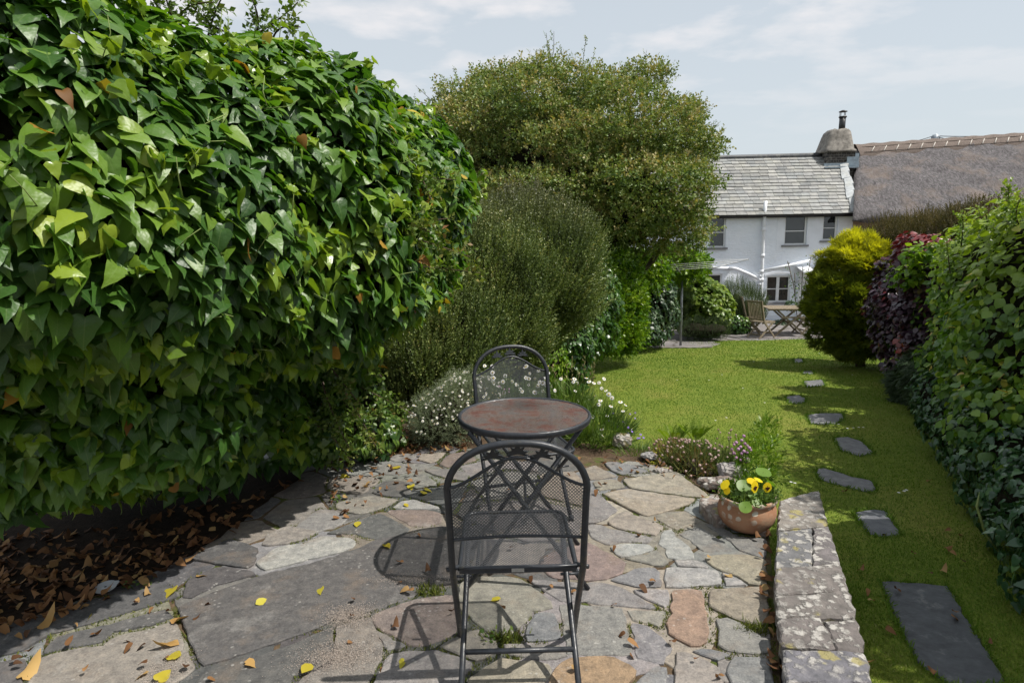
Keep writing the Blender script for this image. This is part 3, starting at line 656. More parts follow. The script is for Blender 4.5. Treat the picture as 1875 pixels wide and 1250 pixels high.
# table
tc=P(960,762,2.78); TZ=.745
t=empty('bistro_table',(tc[0],tc[1],0),'round black metal bistro table with rust-speckled mesh top','table')
mb=MB(); ringp=[(.298*math.cos(2*PI*i/64),.298*math.sin(2*PI*i/64)) for i in range(64)]
mb.lathe([(.286,TZ-.006),(.290,TZ+.003),(.297,TZ+.006),(.3035,TZ+.001),(.3045,TZ-.010),(.301,TZ-.022),(.294,TZ-.024),(.290,TZ-.016),(.286,TZ-.006)],n=72); mb.build('rim',M_steel,t)
mb=MB(); mesh_panel(mb,lambda x,y:x*x+y*y<.289**2,(-.29,.29,-.29,.29),.0105,R(46),.0022,lambda x,y:(x,y,TZ-.001+.0035*math.sin(x*9)*math.cos(y*7))); mb.build('table_mesh',M_rust,t)
mb=MB()
for s in (-1,1):
    mb.tube([(-.24*1,s*.19,TZ-.02),(.27,s*.205,0)],.0105,10)
mb.tube([(.225,-.2,.08),(.225,.2,.08)],.008,8); mb.tube([(-.24,-.19,TZ-.03),(-.24,.19,TZ-.03)],.008,8); mb.build('leg_frame',M_steel,t)
mb=MB()
for s in (-1,1):
    mb.tube([(.24,s*.165,TZ-.02),(-.27,s*.18,0)],.0105,10)
mb.tube([(-.225,-.178,.08),(-.225,.178,.08)],.008,8); mb.tube([(.24,-.165,TZ-.03),(.24,.165,TZ-.03)],.008,8)
mb.tube([(0,-.21,TZ/2-.01),(0,.21,TZ/2-.01)],.006,8); mb.build('leg_frame',M_steel,t)
mb=MB(); mb.box((-.02,-.285,TZ-.018),(.02,.285,TZ-.008)); mb.build('crossbar',M_steel,t)
# ------------------------------------------------------------------ stepping stones
m,nt,o=mat('grey_slate_slab'); n=NT(nt); v=n.pos(); ca=n.attr('col').outputs['Color']
c=n.mix(1.,ca,n.ramp(n.noise(14,7,.7,v),[(.3,(.6,.6,.6)),(.7,(1.35,1.35,1.3))]),'MULTIPLY')
c=n.mix(n.math('MULTIPLY',n.ramp(n.noise(7,8,.75,v),[(.56,(0,0,0)),(.66,(1,1,1))]),.5),c,(.25,.245,.23))
p=n.pbsdf(c,.6,.4,0,n.bump(n.noise(40,6,.7,v),.5,.01)); n.l(p.outputs[0],o.inputs[0]); M_step=m
STEPS=[]; YZ_=np.array([0,0,1.])
def step(pts,label,col=(.15,.15,.16)):
    q=[G(a,b) for a,b in pts]; c=np.mean(q,0); mb=MB(); mb.col=col
    zf=lambda x,y: lz(x,y)-.003
    mb.slab(q,-.05,.012,.008,.06,.008,len(STEPS),(0,0),zf); o_=mb.build('stepping_stone',M_step); tag(o_,label,'stepping stone','slate stepping stones across the lawn')
    STEPS.append([(a[0],a[1]) for a in q])
step([(1452,658),(1470,657),(1471,664),(1454,665)],'smallest stepping stone, farthest along the lawn near the wooden furniture')
step([(1468,680),(1488,679),(1490,685),(1470,686)],'very small stepping stone, second farthest from the patio')
step([(1470,699),(1505,696),(1512,706),(1478,710)],'small rounded stepping stone, third farthest from the patio')
step([(1438,728),(1462,725),(1476,732),(1474,739),(1445,740)],'small stepping stone at the edge of the sunlit grass, left of the others')
step([(1476,760),(1500,757),(1543,758),(1545,768),(1530,777),(1484,777)],'wide oblong stepping stone in the middle of the row')
step([(1526,804),(1552,802),(1580,812),(1600,832),(1572,836),(1540,826)],'pointed stepping stone just beyond the elongated one')
step([(1494,860),(1506,855),(1560,872),(1598,880),(1605,898),(1590,902),(1540,890),(1500,877)],'long narrow stepping stone beyond the end of the low wall')
step([(1562,938),(1582,934),(1620,936),(1650,980),(1618,984),(1592,978)],'four-sided stepping stone nearest the big dark slab',(.12,.125,.14))
step([(1612,1060),(1735,1070),(1765,1120),(1845,1255),(1740,1258),(1680,1215),(1640,1130)],'big smooth dark slate slab in the shaded grass beside the low wall',(.075,.08,.09))
# ------------------------------------------------------------------ grass blades
def instep(x,y):
    return any(inpoly(s,x,y) for s in STEPS)
M_grass=leafmat('grass_blades',[(0,(0.090,0.168,0.021)),(.45,(0.145,0.241,0.030)),(.8,(0.213,0.275,0.053)),(1,(0.345,0.321,0.135))],.6,.2,.35,(1.25,1.35,.6))
NB=230000; u=rng.random(NB); ymin,ymax=1.0,YT-.2
yy=ymin*(ymax/ymin)**(u**.75); x_l=np.array([xl(a) for a in yy])-.5; x_r=np.array([xr(a) for a in yy])+.5
near=yy<6.; x_l=np.where(near,np.maximum(-1.2,x_l*0-1.2+ (6-yy)*.0),x_l); x_l=np.where(yy<4.0,1.15,x_l)
xx=x_l+(x_r-x_l)*rng.random(NB); zz_=zl(yy)+.012*np.sin(xx*2.1+yy)*np.sin(yy*1.3)
pt=np.stack([xx,yy,zz_],1)
vis=np.abs(xx)<yy*.86+.3; pt=pt[vis]
ok=np.array([not instep(a,b) for a,b in pt[:,:2]]); pt=pt[ok]
n_=len(pt); sz=rng.uniform(.009,.019,n_)*(1+pt[:,1]*.05); sz*=np.where(lump(pt*np.array([1,1,0]),2.2,4)>.8,1.25,1)
rn=clump(pt*np.array([1,1,0]),.9,2,.25,.42,.2)
g_=scatter('lawn_grass',[T_blade(.075,.35),T_blade(.06,.7),T_blade(.09,-.2)],pt,np.array([0,0,1.])+rng.normal(size=(n_,3))*.45,rng.normal(size=(n_,3))+np.array([0,0,.3]),sz,rn,M_grass,wscale=1+pt[:,1]*.10)
tag(g_,'short mown green lawn grass','grass',kind='stuff')
fr=[]
for s_ in STEPS:
    for i in range(len(s_)):
        a=np.array(s_[i]); b=np.array(s_[(i+1)%len(s_)]); L=np.linalg.norm(b-a); k=int(L*420/(1+.12*a[1])); c_=np.mean(np.array(s_),0)
        for _ in range(k): q=a+(b-a)*random.random(); q=q+(q-c_)/np.linalg.norm(q-c_)*random.uniform(-.012,.02); fr.append((q[0],q[1],lz(q[0],q[1])))
fr=np.array(fr); n_=len(fr); tag(scatter('stone_edge_grass',[T_blade(.075,.35),T_blade(.06,.7)],fr,YZ_+rng.normal(size=(n_,3))*.55,rng.normal(size=(n_,3)),rng.uniform(.018,.042,n_)*(1+fr[:,1]*.03),np.clip(rng.normal(size=n_)*.2+.35,0,1),M_grass,wscale=1+fr[:,1]*.1),'longer grass growing over the stepping stone edges','grass',kind='stuff')
# tiny daisies in the lawn
dp=[]
for px,py in [(1535,782),(1551,790),(1562,789),(1572,788),(1580,788),(1645,910),(1655,907),(1659,905),(1448,890),(1455,892),(1500,650),(1520,655),(1400,742),(1322,690),(1298,700),(1310,775),(1330,770),(1560,690),(1360,715),(1240,700),(1480,628),(1380,665)]:
    q=G(px,py); dp.append(q+np.array([0,0,.04]))
def T_disc(k,r=.5,seed=0):
    V=[(0,0,.08)]+[(r*math.cos(2*PI*i/k)*(1 if i%2 else .75),r*math.sin(2*PI*i/k)*(1 if i%2 else .75),0) for i in range(k)]
    return np.array(V,float),[(0,1+i,1+(i+1)%k) for i in range(k)],np.zeros(k+1)
M_white=leafmat('white_petals',[(0,(.75,.75,.72)),(1,(.85,.85,.83))],.6,.2,.2,(1,1,1))
dp=np.array(dp); o_=scatter('lawn_daisies',[T_disc(10)],dp,np.tile([0,1.,0],(len(dp),1)),np.tile([0,-.4,1.],(len(dp),1)),.028,rng.random(len(dp)),M_white); tag(o_,'tiny white daisies scattered in the lawn','daisies',kind='stuff')
# ------------------------------------------------------------------ slate-roofed white cottage
YAW=R(2.5); uH=np.array([math.cos(YAW),-math.sin(YAW),0]); nH=np.array([-math.sin(YAW),-math.cos(YAW),0]); zb=zt+.03
O=P(1400,600,20.5); O[2]=zb
def HW(px,py,off=0.):       # pixel -> (u,z) on the wall plane pushed out by off
    d=ray(px,py); o3=O+nH*off; t=np.dot(o3-CAM,nH)/np.dot(d,nH); p=CAM+d*t; return float(np.dot(p-O,uH)),float(p[2]-zb)
house=empty('white_cottage',(O[0],O[1],zb),'white painted rubble cottage with grey slate roof','house',rz=-YAW)
# local frame: x along the wall, y into the house, z up
def rect(x0_,y0_,x1_,y1_): a=HW(x0_,y0_); b=HW(x1_,y1_); return a[0],b[1],b[0],a[1]
eu,ez=HW(1560,391); eaveL=HW(1200,394)[0]; EZ=(ez+HW(1310,394)[1])/2
m,nt,o=mat('whitewashed_rubble'); n=NT(nt); v=n.obj()
vv=n.mapping(v,(1,1,2.2)); wv=n.mix(.22,vv,n.noise(2.5,4,.6,vv,1))
vo=n.n('TexVoronoi',feature='SMOOTH_F1'); vo.inputs['Scale'].default_value=2.6; n.l(wv,vo.inputs[0])
h=n.math('ADD',n.math('MULTIPLY',vo.outputs[0],-1.),n.math('MULTIPLY',n.noise(7,6,.65,vv),.7))
c=n.ramp(n.noise(1.5,6,.7,v),[(.3,(.80,.85,.93)),(.7,(.88,.91,.97))])
c=n.mix(n.math('MULTIPLY',n.ramp(n.noise(6,8,.7,vv),[(.62,(0,0,0)),(.72,(1,1,1))]),.35),c,(.42,.44,.46))
p=n.pbsdf(c,.8,.3,0,n.bump(h,.75,.05)); n.l(p.outputs[0],o.inputs[0]); M_wall=m
M_rend=simple('smooth_white_render',(.80,.83,.89),.7,.3,0,.06,3,.2,20)
M_upvc=simple('white_window_frame',(.78,.79,.80),.35,.5,0,.03,5)
M_pipe=simple('white_painted_pipe',(.74,.76,.79),.45,.5,0,.08,6)
m,nt,o=mat('window_glass'); n=NT(nt); c=n.ramp(n.noise(.9,3,vec=n.obj()),[(.4,(.012,.014,.016)),(.6,(.035,.04,.042))]); p=n.pbsdf(c,.04,.9); n.l(p.outputs[0],o.inputs[0]); M_glass=m
M_sill=simple('slate_sill',(.22,.22,.23),.7,.3,0,.2,10)
depth=4.9
wins=[]   # u0,z0,u1,z1,arch,mullion,kind
def addwin(x0_,y0_,x1_,y1_,arch=0,cas=1,bar=.5,sill=True): r_=rect(x0_,y0_,x1_,y1_); wins.append((r_,arch,cas,bar,sill))
addwin(1300,398,1328,453); addwin(1438,393,1476,448,0,1,.45); addwin(1508,392,1532,440,0,1,.47)
addwin(1278,502,1321,556,.06,1,.5,False); addwin(1404,505,1446,553,.07,2,.5)
# wall with window openings: build from strips
uL=HW(1150,450)[0]; uR=eu
us=sorted(set([uL,uR]+[w_[0][0] for w_ in wins]+[w_[0][2] for w_ in wins])); zs_=sorted(set([-.3,EZ]+[w_[0][1] for w_ in wins]+[w_[0][3] for w_ in wins]))
mb=MB()
for i in range(len(us)-1):
    for j in range(len(zs_)-1):
        cu,cz=(us[i]+us[i+1])/2,(zs_[j]+zs_[j+1])/2
        if any(w_[0][0]<cu<w_[0][2] and w_[0][1]<cz<w_[0][3] for w_ in wins): continue
        mb.add([(us[i],0,zs_[j]),(us[i+1],0,zs_[j]),(us[i+1],0,zs_[j+1]),(us[i],0,zs_[j+1])],[(0,1,2,3)])
for (a,b,c_,d_),*_ in wins:   # reveals
    mb.add([(a,0,b),(c_,0,b),(c_,0,d_),(a,0,d_),(a,.16,b),(c_,.16,b),(c_,.16,d_),(a,.16,d_)],[(0,4,5,1),(1,5,6,2),(2,6,7,3),(3,7,4,0)])
mb.add([(uL,0,-.3),(uL,depth,-.3),(uL,depth,EZ),(uL,0,EZ),(uR,0,-.3),(uR,depth,-.3),(uR,depth,EZ),(uR,0,EZ)],[(3,2,1,0),(4,5,6,7),(1,2,6,5)])
mb.build('wall',M_wall,house)
for (a,b,c_,d_),arch,cas,bar_,sill in wins:
    wf=MB(); t_=.05; y0,y1=.06,.13
    wf.box((a,y0,b),(c_,y1,b+t_)); wf.box((a,y0,d_-t_),(c_,y1,d_)); wf.box((a,y0,b+t_),(a+t_,y1,d_-t_)); wf.box((c_-t_,y0,b+t_),(c_,y1,d_-t_))
    if cas==2: cm=(a+c_)/2; wf.box((cm-.045,y0-.004,b+t_),(cm+.045,y1,d_-t_))
    zb_=b+t_+(d_-b-2*t_)*bar_
    for q0,q1 in ([(a+t_,c_-t_)] if cas==1 else [(a+t_,cm-.045),(cm+.045,c_-t_)]): wf.box((q0,y0+.01,zb_-.013),(q1,y1-.01,zb_+.013))
    wo_=wf.build('window',M_upvc,house)
    gl=MB(); gl.box((a+.02,.095,b+.02),(c_-.02,.105,d_-.02)); g2=gl.build('pane',M_glass,wo_)
    if sill: sl=MB(); sl.box((a-.08,-.07,b-.06),(c_+.06,.058,b-.0)); sl.build('sill',M_sill,wo_)
    if arch:
        ar=MB(); k=10; vs=[]
        for i in range(k+1): x=a-.07+(c_-a+.14)*i/k; s_=math.sin(PI*i/k); vs+= [(x,-.012,d_-.02+arch*s_*1.2),(x,-.012,d_+.05+arch*s_*1.2),(x,.05,d_+.05+arch*s_*1.2),(x,.05,d_-.02+arch*s_*1.2)]
        ar.add(vs,[(4*i+q,4*i+4+q,4*i+4+(q+1)%4,4*i+(q+1)%4) for i in range(k) for q in range(4)]); ar.build('window_head',M_rend,wo_)
# smooth rendered panels round the upper windows
for (a,b,c_,d_) in [rect(1424,393,1434,449),rect(1480,393,1504,460),rect(1536,393,1557,470)]:
    mb=MB(); mb.box((a,-.008,b-.2),(c_,.0,EZ-.02)); mb.build('render_panel',M_rend,house)
# door and porch to the right of the lower window
a,b,c_,d_=rect(1462,497,1500,600); mb=MB(); mb.box((a,-.10,0),(a+.09,.0,d_)); mb.box((a+.09,-.06,0),(c_,-.012,d_-.08)); mb.box((a+.0,-.11,d_-.08),(c_,0,d_+.02)); mb.build('door',M_upvc,house)
mb=MB(); mb.add([(a-.1,-.65,d_+.03),(c_+.3,-.65,d_+.03),(c_+.3,0,d_+.18),(a-.1,0,d_+.18),(a-.1,-.65,d_-.01),(c_+.3,-.65,d_-.01),(c_+.3,0,d_+.14),(a-.1,0,d_+.14)],[(0,1,2,3),(7,6,5,4),(0,4,5,1),(3,0,4,7)][:3]+[(3,7,4,0)]); mb.tube([(a-.05,-.6,d_),(a-.05,-.35,d_-.2),(a-.05,-.02,d_-.32)],.03,6); mb.build('porch_canopy',M_pipe,house)
# pipes
mb=MB(); p1=[HW(1402,368,.12),HW(1400,392,.12),HW(1396,470,.12),HW(1393,560,.12),HW(1392,590,.12)]; mb.tube([(a,-.12,b) for a,b in p1],.055,10)
for px,py in ((1398,420),(1396,468),(1394,497),(1394,512)): q=HW(px,py,.12); mb.tube([(q[0]+.003,-.12,q[1]-.05),(q[0]+.001,-.12,q[1]+.05)],.072,10)
for px,py in ((1391,505),(1390,512),(1390,520)): q=HW(px,py,.12); mb.tube([(q[0],-.06,q[1]),(q[0],-.2,q[1])],.03,8)
mb.build('downpipe',M_pipe,house)
mb=MB(); mb.tube([(q[0],-.11,q[1]) for q in [HW(1399,495,.11),HW(1440,487,.11),HW(1484,477,.11)]],.05,8); mb.build('waste_pipe',M_pipe,house)
mb=MB(); mb.tube([(q[0],-.11,q[1]) for q in [HW(1390,511,.11),HW(1372,502,.11),HW(1348,492,.11),HW(1335,491,.11)]],.05,8); mb.build('waste_pipe',M_pipe,house)
mb=MB(); mb.tube([(q[0],-.03,q[1]) for q in [HW(1262,489),HW(1300,490),HW(1338,491)]],.05,8); mb.build('ledge',M_rend,house)
M_black=simple('black_gutter',(.02,.02,.022),.4,.5,0,.2,10)
mb=MB(); mb.tube([(eaveL,-.2,EZ-.0),(eu*.5+eaveL*.5,-.2,EZ-.012),(eu+.02,-.2,EZ-.02)],.06,10); mb.box((eaveL,-.14,EZ-.1),(eu,-.012,EZ+.02)); mb.build('gutter',M_black,house)
# slate roof
PIT=R(40); sl_=np.array([0,math.cos(PIT),math.sin(PIT)]); nl=np.array([0,-math.sin(PIT),math.cos(PIT)])
d=ray(1400,287); # solve ridge distance along slope
def slope_len(px,py):
    d=ray(px,py); e0=O+uH*0+nH*.25+np.array([0,0,EZ]); wsl=-nH*math.cos(PIT)+np.array([0,0,math.sin(PIT)]); wn_=nH*math.sin(PIT)+np.array([0,0,math.cos(PIT)])
    t=np.dot(e0-CAM,wn_)/np.dot(d,wn_); p=CAM+d*t-e0; return float(np.dot(p,wsl)),float(np.dot(p,uH))
RL=slope_len(1400,288)[0]; 
m,nt,o=mat('roof_slates'); n=NT(nt); v=n.obj(); ca=n.attr('col').outputs['Color']
c=n.mix(1.,ca,n.ramp(n.noise(9,7,.7,v),[(.3,(.7,.7,.7)),(.7,(1.25,1.25,1.2))]),'MULTIPLY')
c=n.mix(n.math('MULTIPLY',n.ramp(n.noise(2.2,8,.7,v),[(.5,(0,0,0)),(.64,(1,1,1))]),.4),c,(.34,.335,.28))
p=n.pbsdf(c,.6,.45,0,n.bump(n.noise(30,5,vec=v),.3,.01)); n.l(p.outputs[0],o.inputs[0]); M_rslate=m
rows=17; rh=RL/rows; mb=MB(); y00=np.array([0,-.25,EZ])
vr=[slope_len(1563,388)[1],slope_len(1546,300)[1]]
for r_ in range(rows):
    x=uL-.2+ (r_%2)*.14; t0=r_*rh; lim=vr[0]+(vr[1]-vr[0])*t0/RL
    while x<lim-.02:
        w_=random.uniform(.24,.34); x2=min(x+w_,lim); 
        k=random.uniform(.75,1.2); b0=random.choice([(.245,.245,.24),(.22,.225,.225),(.265,.262,.252),(.235,.235,.235),(.20,.208,.212)]); mb.col=tuple(k*q for q in b0)
        lift=.030+random.uniform(0,.006); j=random.uniform(-.012,.012)
        A=y00+sl_*(t0-.03+j)+nl*lift; B=y00+sl_*(t0+rh+.03)+nl*.004
        vs=[(x+.004,A[1],A[2]),(x2-.004,A[1],A[2]),(x2-.004,B[1],B[2]),(x+.004,B[1],B[2])]; th=nl*-.014
        vs+= [(a_,b_+th[1],c__+th[2]) for a_,b_,c__ in vs]; mb.add(vs,[(0,1,2,3),(4,5,1,0),(5,6,2,1),(7,4,0,3)]); x=x2
mb.col=(.08,.08,.08); A=y00; B=y00+sl_*RL; mb.add([(uL-.2,A[1],A[2]-.02),(vr[0],A[1],A[2]-.02),(vr[1],B[1],B[2]-.02),(uL-.2,B[1],B[2]-.02),(vr[1],2*B[1]-A[1],A[2]),(uL-.2,2*B[1]-A[1],A[2])],[(0,1,2,3),(3,2,4,5),(1,0,5,4)])
roof=mb.build('roof',M_rslate,house)
mb=MB(); mb.col=(.07,.075,.085); Rz=B[2]; mb.tube([(uL,B[1],Rz+.0),(slope_len(1505,285)[1],B[1],Rz+.03)],.085,8); mb.build('ridge',M_rslate,roof)
mb=MB(); mb.col=(.36,.38,.40)
for r_ in range(9):
    t0=RL*r_/9; t1=RL*(r_+1)/9+.05; A=y00+sl_*t0+nl*.055; B2=y00+sl_*t1+nl*.045; l0=vr[0]+(vr[1]-vr[0])*t0/RL; l1=vr[0]+(vr[1]-vr[0])*t1/RL; jj=.03*math.sin(r_*2.1)
    mb.add([(l0-.12+jj,A[1],A[2]),(l0+.16+jj,A[1],A[2]+.05),(l1+.13+jj,B2[1],B2[2]+.05),(l1-.10+jj,B2[1],B2[2]),(l0-.12+jj,A[1],A[2]-.03),(l0+.16+jj,A[1],A[2]-.1),(l1+.13+jj,B2[1],B2[2]-.1),(l1-.10+jj,B2[1],B2[2]-.03)],[(0,1,2,3),(4,5,1,0),(5,6,2,1),(7,4,0,3)])
mb.build('verge_slates',M_rslate,roof)
# chimney (centre on the ridge)
Rpt=y00+sl_*RL
def HR(px,py,yl):   # pixel -> (u,z) on a plane parallel to the wall at local depth yl
    return HW(px,py,-yl)
yc=Rpt[1]; m,nt,o=mat('chimney_rubble'); n=NT(nt); v=n.obj(); bt=n.n('TexBrick'); bt.inputs['Scale'].default_value=3.2; bt.inputs['Color1'].default_value=(.07,.06,.05,1); bt.inputs['Color2'].default_value=(.03,.03,.032,1); bt.inputs['Mortar'].default_value=(.13,.12,.11,1); bt.inputs['Mortar Size'].default_value=.03
vx=n.n('SeparateXYZ'); n.l(v,vx.inputs[0]); cx=n.n('CombineXYZ'); n.l(vx.outputs[0],cx.inputs[0]); n.l(vx.outputs[2],cx.inputs[1]); n.l(n.mix(.04,cx.outputs[0],n.noise(6,4,vec=v,out=1)),bt.inputs[0])
c=n.mix(n.ramp(n.noise(10,5,.6,v),[(.5,(0,0,0)),(.65,(.6,.6,.6))]),bt.outputs[0],(.2,.19,.17)); p=n.pbsdf(c,.9,.2,0,n.bump(bt.outputs[1],-.6,.02)); n.l(p.outputs[0],o.inputs[0]); M_chim=m
m=simple('cement_flaunching',(.20,.185,.165),.9,.2,0,.45,7,.6,20); M_cem=m
M_lead=simple('lead_flashing',(.20,.25,.29),.5,.5,0,.3,8,.2,20)
mb=MB(); a=HR(1513,300,yc-.45); b=HR(1566,275,yc-.45); y0,y1=yc-.45,yc+.5; mb.box((a[0],y0,a[1]-.9),(b[0],y1,b[1])); ch=mb.build('chimney',M_chim,house)
mb=MB(); prof=[(a[0]-.12,b[1]-.02),(a[0]-.05,b[1]+.16),(a[0]+.08,b[1]+.36),(a[0]+.24,b[1]+.44)]; 
zt1=HR(1541,238,yc)[1]; lv=[(b[1]-.05,-.10,.10),(b[1]+.02,-.10,.10),(b[1]+.06,-.05,.02),(zt1-.24,.08,-.03),(zt1-.08,.13,-.06),(zt1,.24,-.15)]; vs=[];k=16
for z,dl_,dr_ in lv:
    xa,xb=a[0]+dl_,b[0]+dr_; cxm,hx=(xa+xb)/2,(xb-xa)/2; hy=(y1-y0)/2+.08-(z-b[1])*.35
    for i in range(k):
        an=2*PI*(i+.5)/k; e=.38; vs.append((cxm+hx*math.copysign(abs(math.cos(an))**e,math.cos(an)),(y0+y1)/2+hy*math.copysign(abs(math.sin(an))**e,math.sin(an)),z+.02*math.sin(i*2.7+z*9)))
fs=[(j*k+i,j*k+(i+1)%k,(j+1)*k+(i+1)%k,(j+1)*k+i) for j in range(5) for i in range(k)]+[tuple(5*k+i for i in range(k)),tuple(range(k-1,-1,-1))]; mb.add(vs,fs,True); mb.build('chimney_cap',M_cem,ch)
mb=MB(); f0=HR(1541,240,yc); f1=HR(1543,214,yc); mb.tube([(f0[0],yc,f0[1]-.05),(f0[0]+.01,yc,f1[1])],.105,14); mb.tube([(f0[0]+.01,yc,f1[1]-.03),(f0[0]+.01,yc,f1[1]+.01)],.13,14)
zt2=HR(1543,203,yc)[1]
for an in range(4): mb.tube([(f0[0]+.1*math.cos(an*PI/2+.6),yc+.1*math.sin(an*PI/2+.6),f1[1]),(f0[0]+.1*math.cos(an*PI/2+.6),yc+.1*math.sin(an*PI/2+.6),zt2-.02)],.01,6)
mb.tube([(f0[0]+.01,yc,zt2-.04),(f0[0]+.01,yc,zt2-.02),(f0[0]+.01,yc,zt2+.015)],[.14,.13,.05],14); mb.build('flue',M_black,ch)
mb=MB(); q0,q1=HR(1508,300,y0)[0],HR(1572,300,y0)[0]; zf0=HR(1540,300,y0)[1]; mb.box((q0,y0-.05,zf0-.12),(q1,y0-.004,zf0+.02)); mb.box((b[0]-.28,y0-.058,zf0-.08),(b[0]+.02,y0-.052,zf0+.22)); mb.box((b[0]+.004,y0-.03,zf0-.1),(b[0]+.13,y1,b[1]-.1)); mb.box((q0-.02,y0-.20,zf0-.16),(q1-.1,y0-.052,zf0-.11)); mb.build('flashing',M_lead,ch)
# ------------------------------------------------------------------ thatched cottage
m,nt,o=mat('weathered_thatch'); n=NT(nt); v=n.obj()
f=n.noise(7,7,.72,n.mapping(v,(2.2,1,.8))); f2=n.noise(30,4,.7,n.mapping(v,(2.5,.8,.8)))
c=n.ramp(f,[(.3,(.08,.074,.076)),(.5,(.155,.145,.148)),(.68,(.27,.255,.26))]); c=n.mix(1.,c,n.ramp(f2,[(.3,(.6,.6,.6)),(.7,(1.35,1.35,1.35))]),'MULTIPLY')
c=n.mix(n.math('MULTIPLY',n.ramp(n.noise(.9,5,.65,v),[(.52,(0,0,0)),(.66,(1,1,1))]),.5),c,(.30,.235,.19))
p=n.pbsdf(c,.95,.1,0,n.bump(n.math('ADD',f,f2),1.,.06)); n.l(p.outputs[0],o.inputs[0]); M_thatch=m
m,nt,o=mat('ridge_thatch'); n=NT(nt); v=n.obj(); f=n.noise(26,5,.7,n.mapping(v,(2.5,.5,.5)))
c=n.ramp(f,[(.3,(.11,.09,.078)),(.7,(.24,.195,.17))]); p=n.pbsdf(c,.95,.1,0,n.bump(f,.8,.04)); n.l(p.outputs[0],o.inputs[0]); M_rth=m
M_cob=simple('buff_cob_wall',(.36,.27,.215),.9,.2,0,.12,3,.4,15)
tO=empty('thatched_cottage',(O[0],O[1],zb),'buff walled cottage with weathered grey thatched roof','house',rz=-YAW)
yE=-.75; uA=HR(1561,405,yE)[0]; uB=HR(2100,400,yE)[0]; zE0=HR(1562,408,yE)[1]; zE1=HR(1760,399,yE)[1]
yR=3.1; uAr=HR(1572,270,yR)[0]; zR0=HR(1580,265,yR)[1]; zR1=HR(1875,244,yR)[1]; uR1=HR(1875,244,yR)[0]
nu=60; prof=[]
# cross-section: under-eave, eave face, slope bulging, ridge
vs=[];fs=[];rowsT=[(-.0,.0,-.14,1),( -.02,.0,-.02,0),(.02,-.03,.10,0)]
ns=16
for i in range(nu+1):
    t=i/nu; u_=uA+(uB-uA)*t; zr=zR0+(zR1-zR0)*(u_-uAr)/(uR1-uAr); ze=zE0+(zE1-zE0)*min(1.6,(u_-uA)/4.2)
    ushift=(uAr-uA)*(1-t)
    sec=[(yE+.9,ze+.10),(yE+.12,ze+.0),(yE+.0,ze+.05),(yE-.02,ze+.16)]
    for j in range(1,ns+1): s=j/ns; y=yE-.02+(yR-yE)*s; z=ze+.16+(zr-.10-ze-.16)*(s**.93)+.10*math.sin(PI*s); sec.append((y,z))
    for y,z in [(yR+.4,zr-.15),(yR+1.6,zr-1.2),(yR+3.2,zr-3.)]: sec.append((y,z))
    for j,(y,z) in enumerate(sec):
        s=max(0,(y-yE)/(yR-yE)); ww=.035*math.sin(u_*3.1+j*1.3)+.025*math.sin(u_*7.3-j*2.1)
        vs.append((u_+ushift*min(1,s),y-ww*.6,z+ww))
k=len(sec)
for i in range(nu):
    for j in range(k-1): fs.append((i*k+j,(i+1)*k+j,(i+1)*k+j+1,i*k+j+1))
fs.append(tuple(range(k)))
mb=MB(); mb.add(vs,fs,True); rf=mb.build('roof',M_thatch,tO)
mb=MB(); vs=[];fs=[];ang=[(-.50,-.50),(-.49,-.40),(-.30,-.20),(-.10,-.02),(.05,.03),(.25,-.08),(.5,-.35)]; k=len(ang); nu=50
for i in range(nu+1):
    u_=uAr-.15+(uB-uAr)*i/nu; zr=zR0+(zR1-zR0)*(u_-uAr)/(uR1-uAr)
    for j,(y,z) in enumerate(ang): vs.append((u_,yR+y*1.0,zr+z+.015*math.sin(u_*9+j)+(.02*math.sin(u_*5.5) if j<2 else 0)))
for i in range(nu):
    for j in range(k-1): fs.append((i*k+j,(i+1)*k+j,(i+1)*k+j+1,i*k+j+1))
mb.add(vs,fs,True); rc=mb.build('ridge_cap',M_rth,rf)
M_spar=simple('pale_hazel_spar',(.55,.52,.47),.7,.2,0,.1,20)
for i in range(15):
    u_=uAr+.25+i*.42; zr=zR0+(zR1-zR0)*(u_-uAr)/(uR1-uAr); mb=MB(); mb.tube([(u_,yR-.45,zr-.31),(u_+.20,yR-.22,zr-.115)],.013,6); mb.build('thatch_spar',M_spar,rc)
M_dk=simple('dark_cord',(.04,.03,.025),.8,.2)
for yy_,dz in ((-.45,-.32),(-.21,-.115)):
    mb=MB(); mb.tube([(u_,yR+yy_,zR0+(zR1-zR0)*(u_-uAr)/(uR1-uAr)+dz) for u_ in np.linspace(uAr,uB,20)],.010,6); mb.build('ligger',M_dk,rc)
mb=MB(); mb.box((eu+.012,.05,-.3),(uB,4.9,zE0+.2)); mb.build('wall',M_cob,tO)
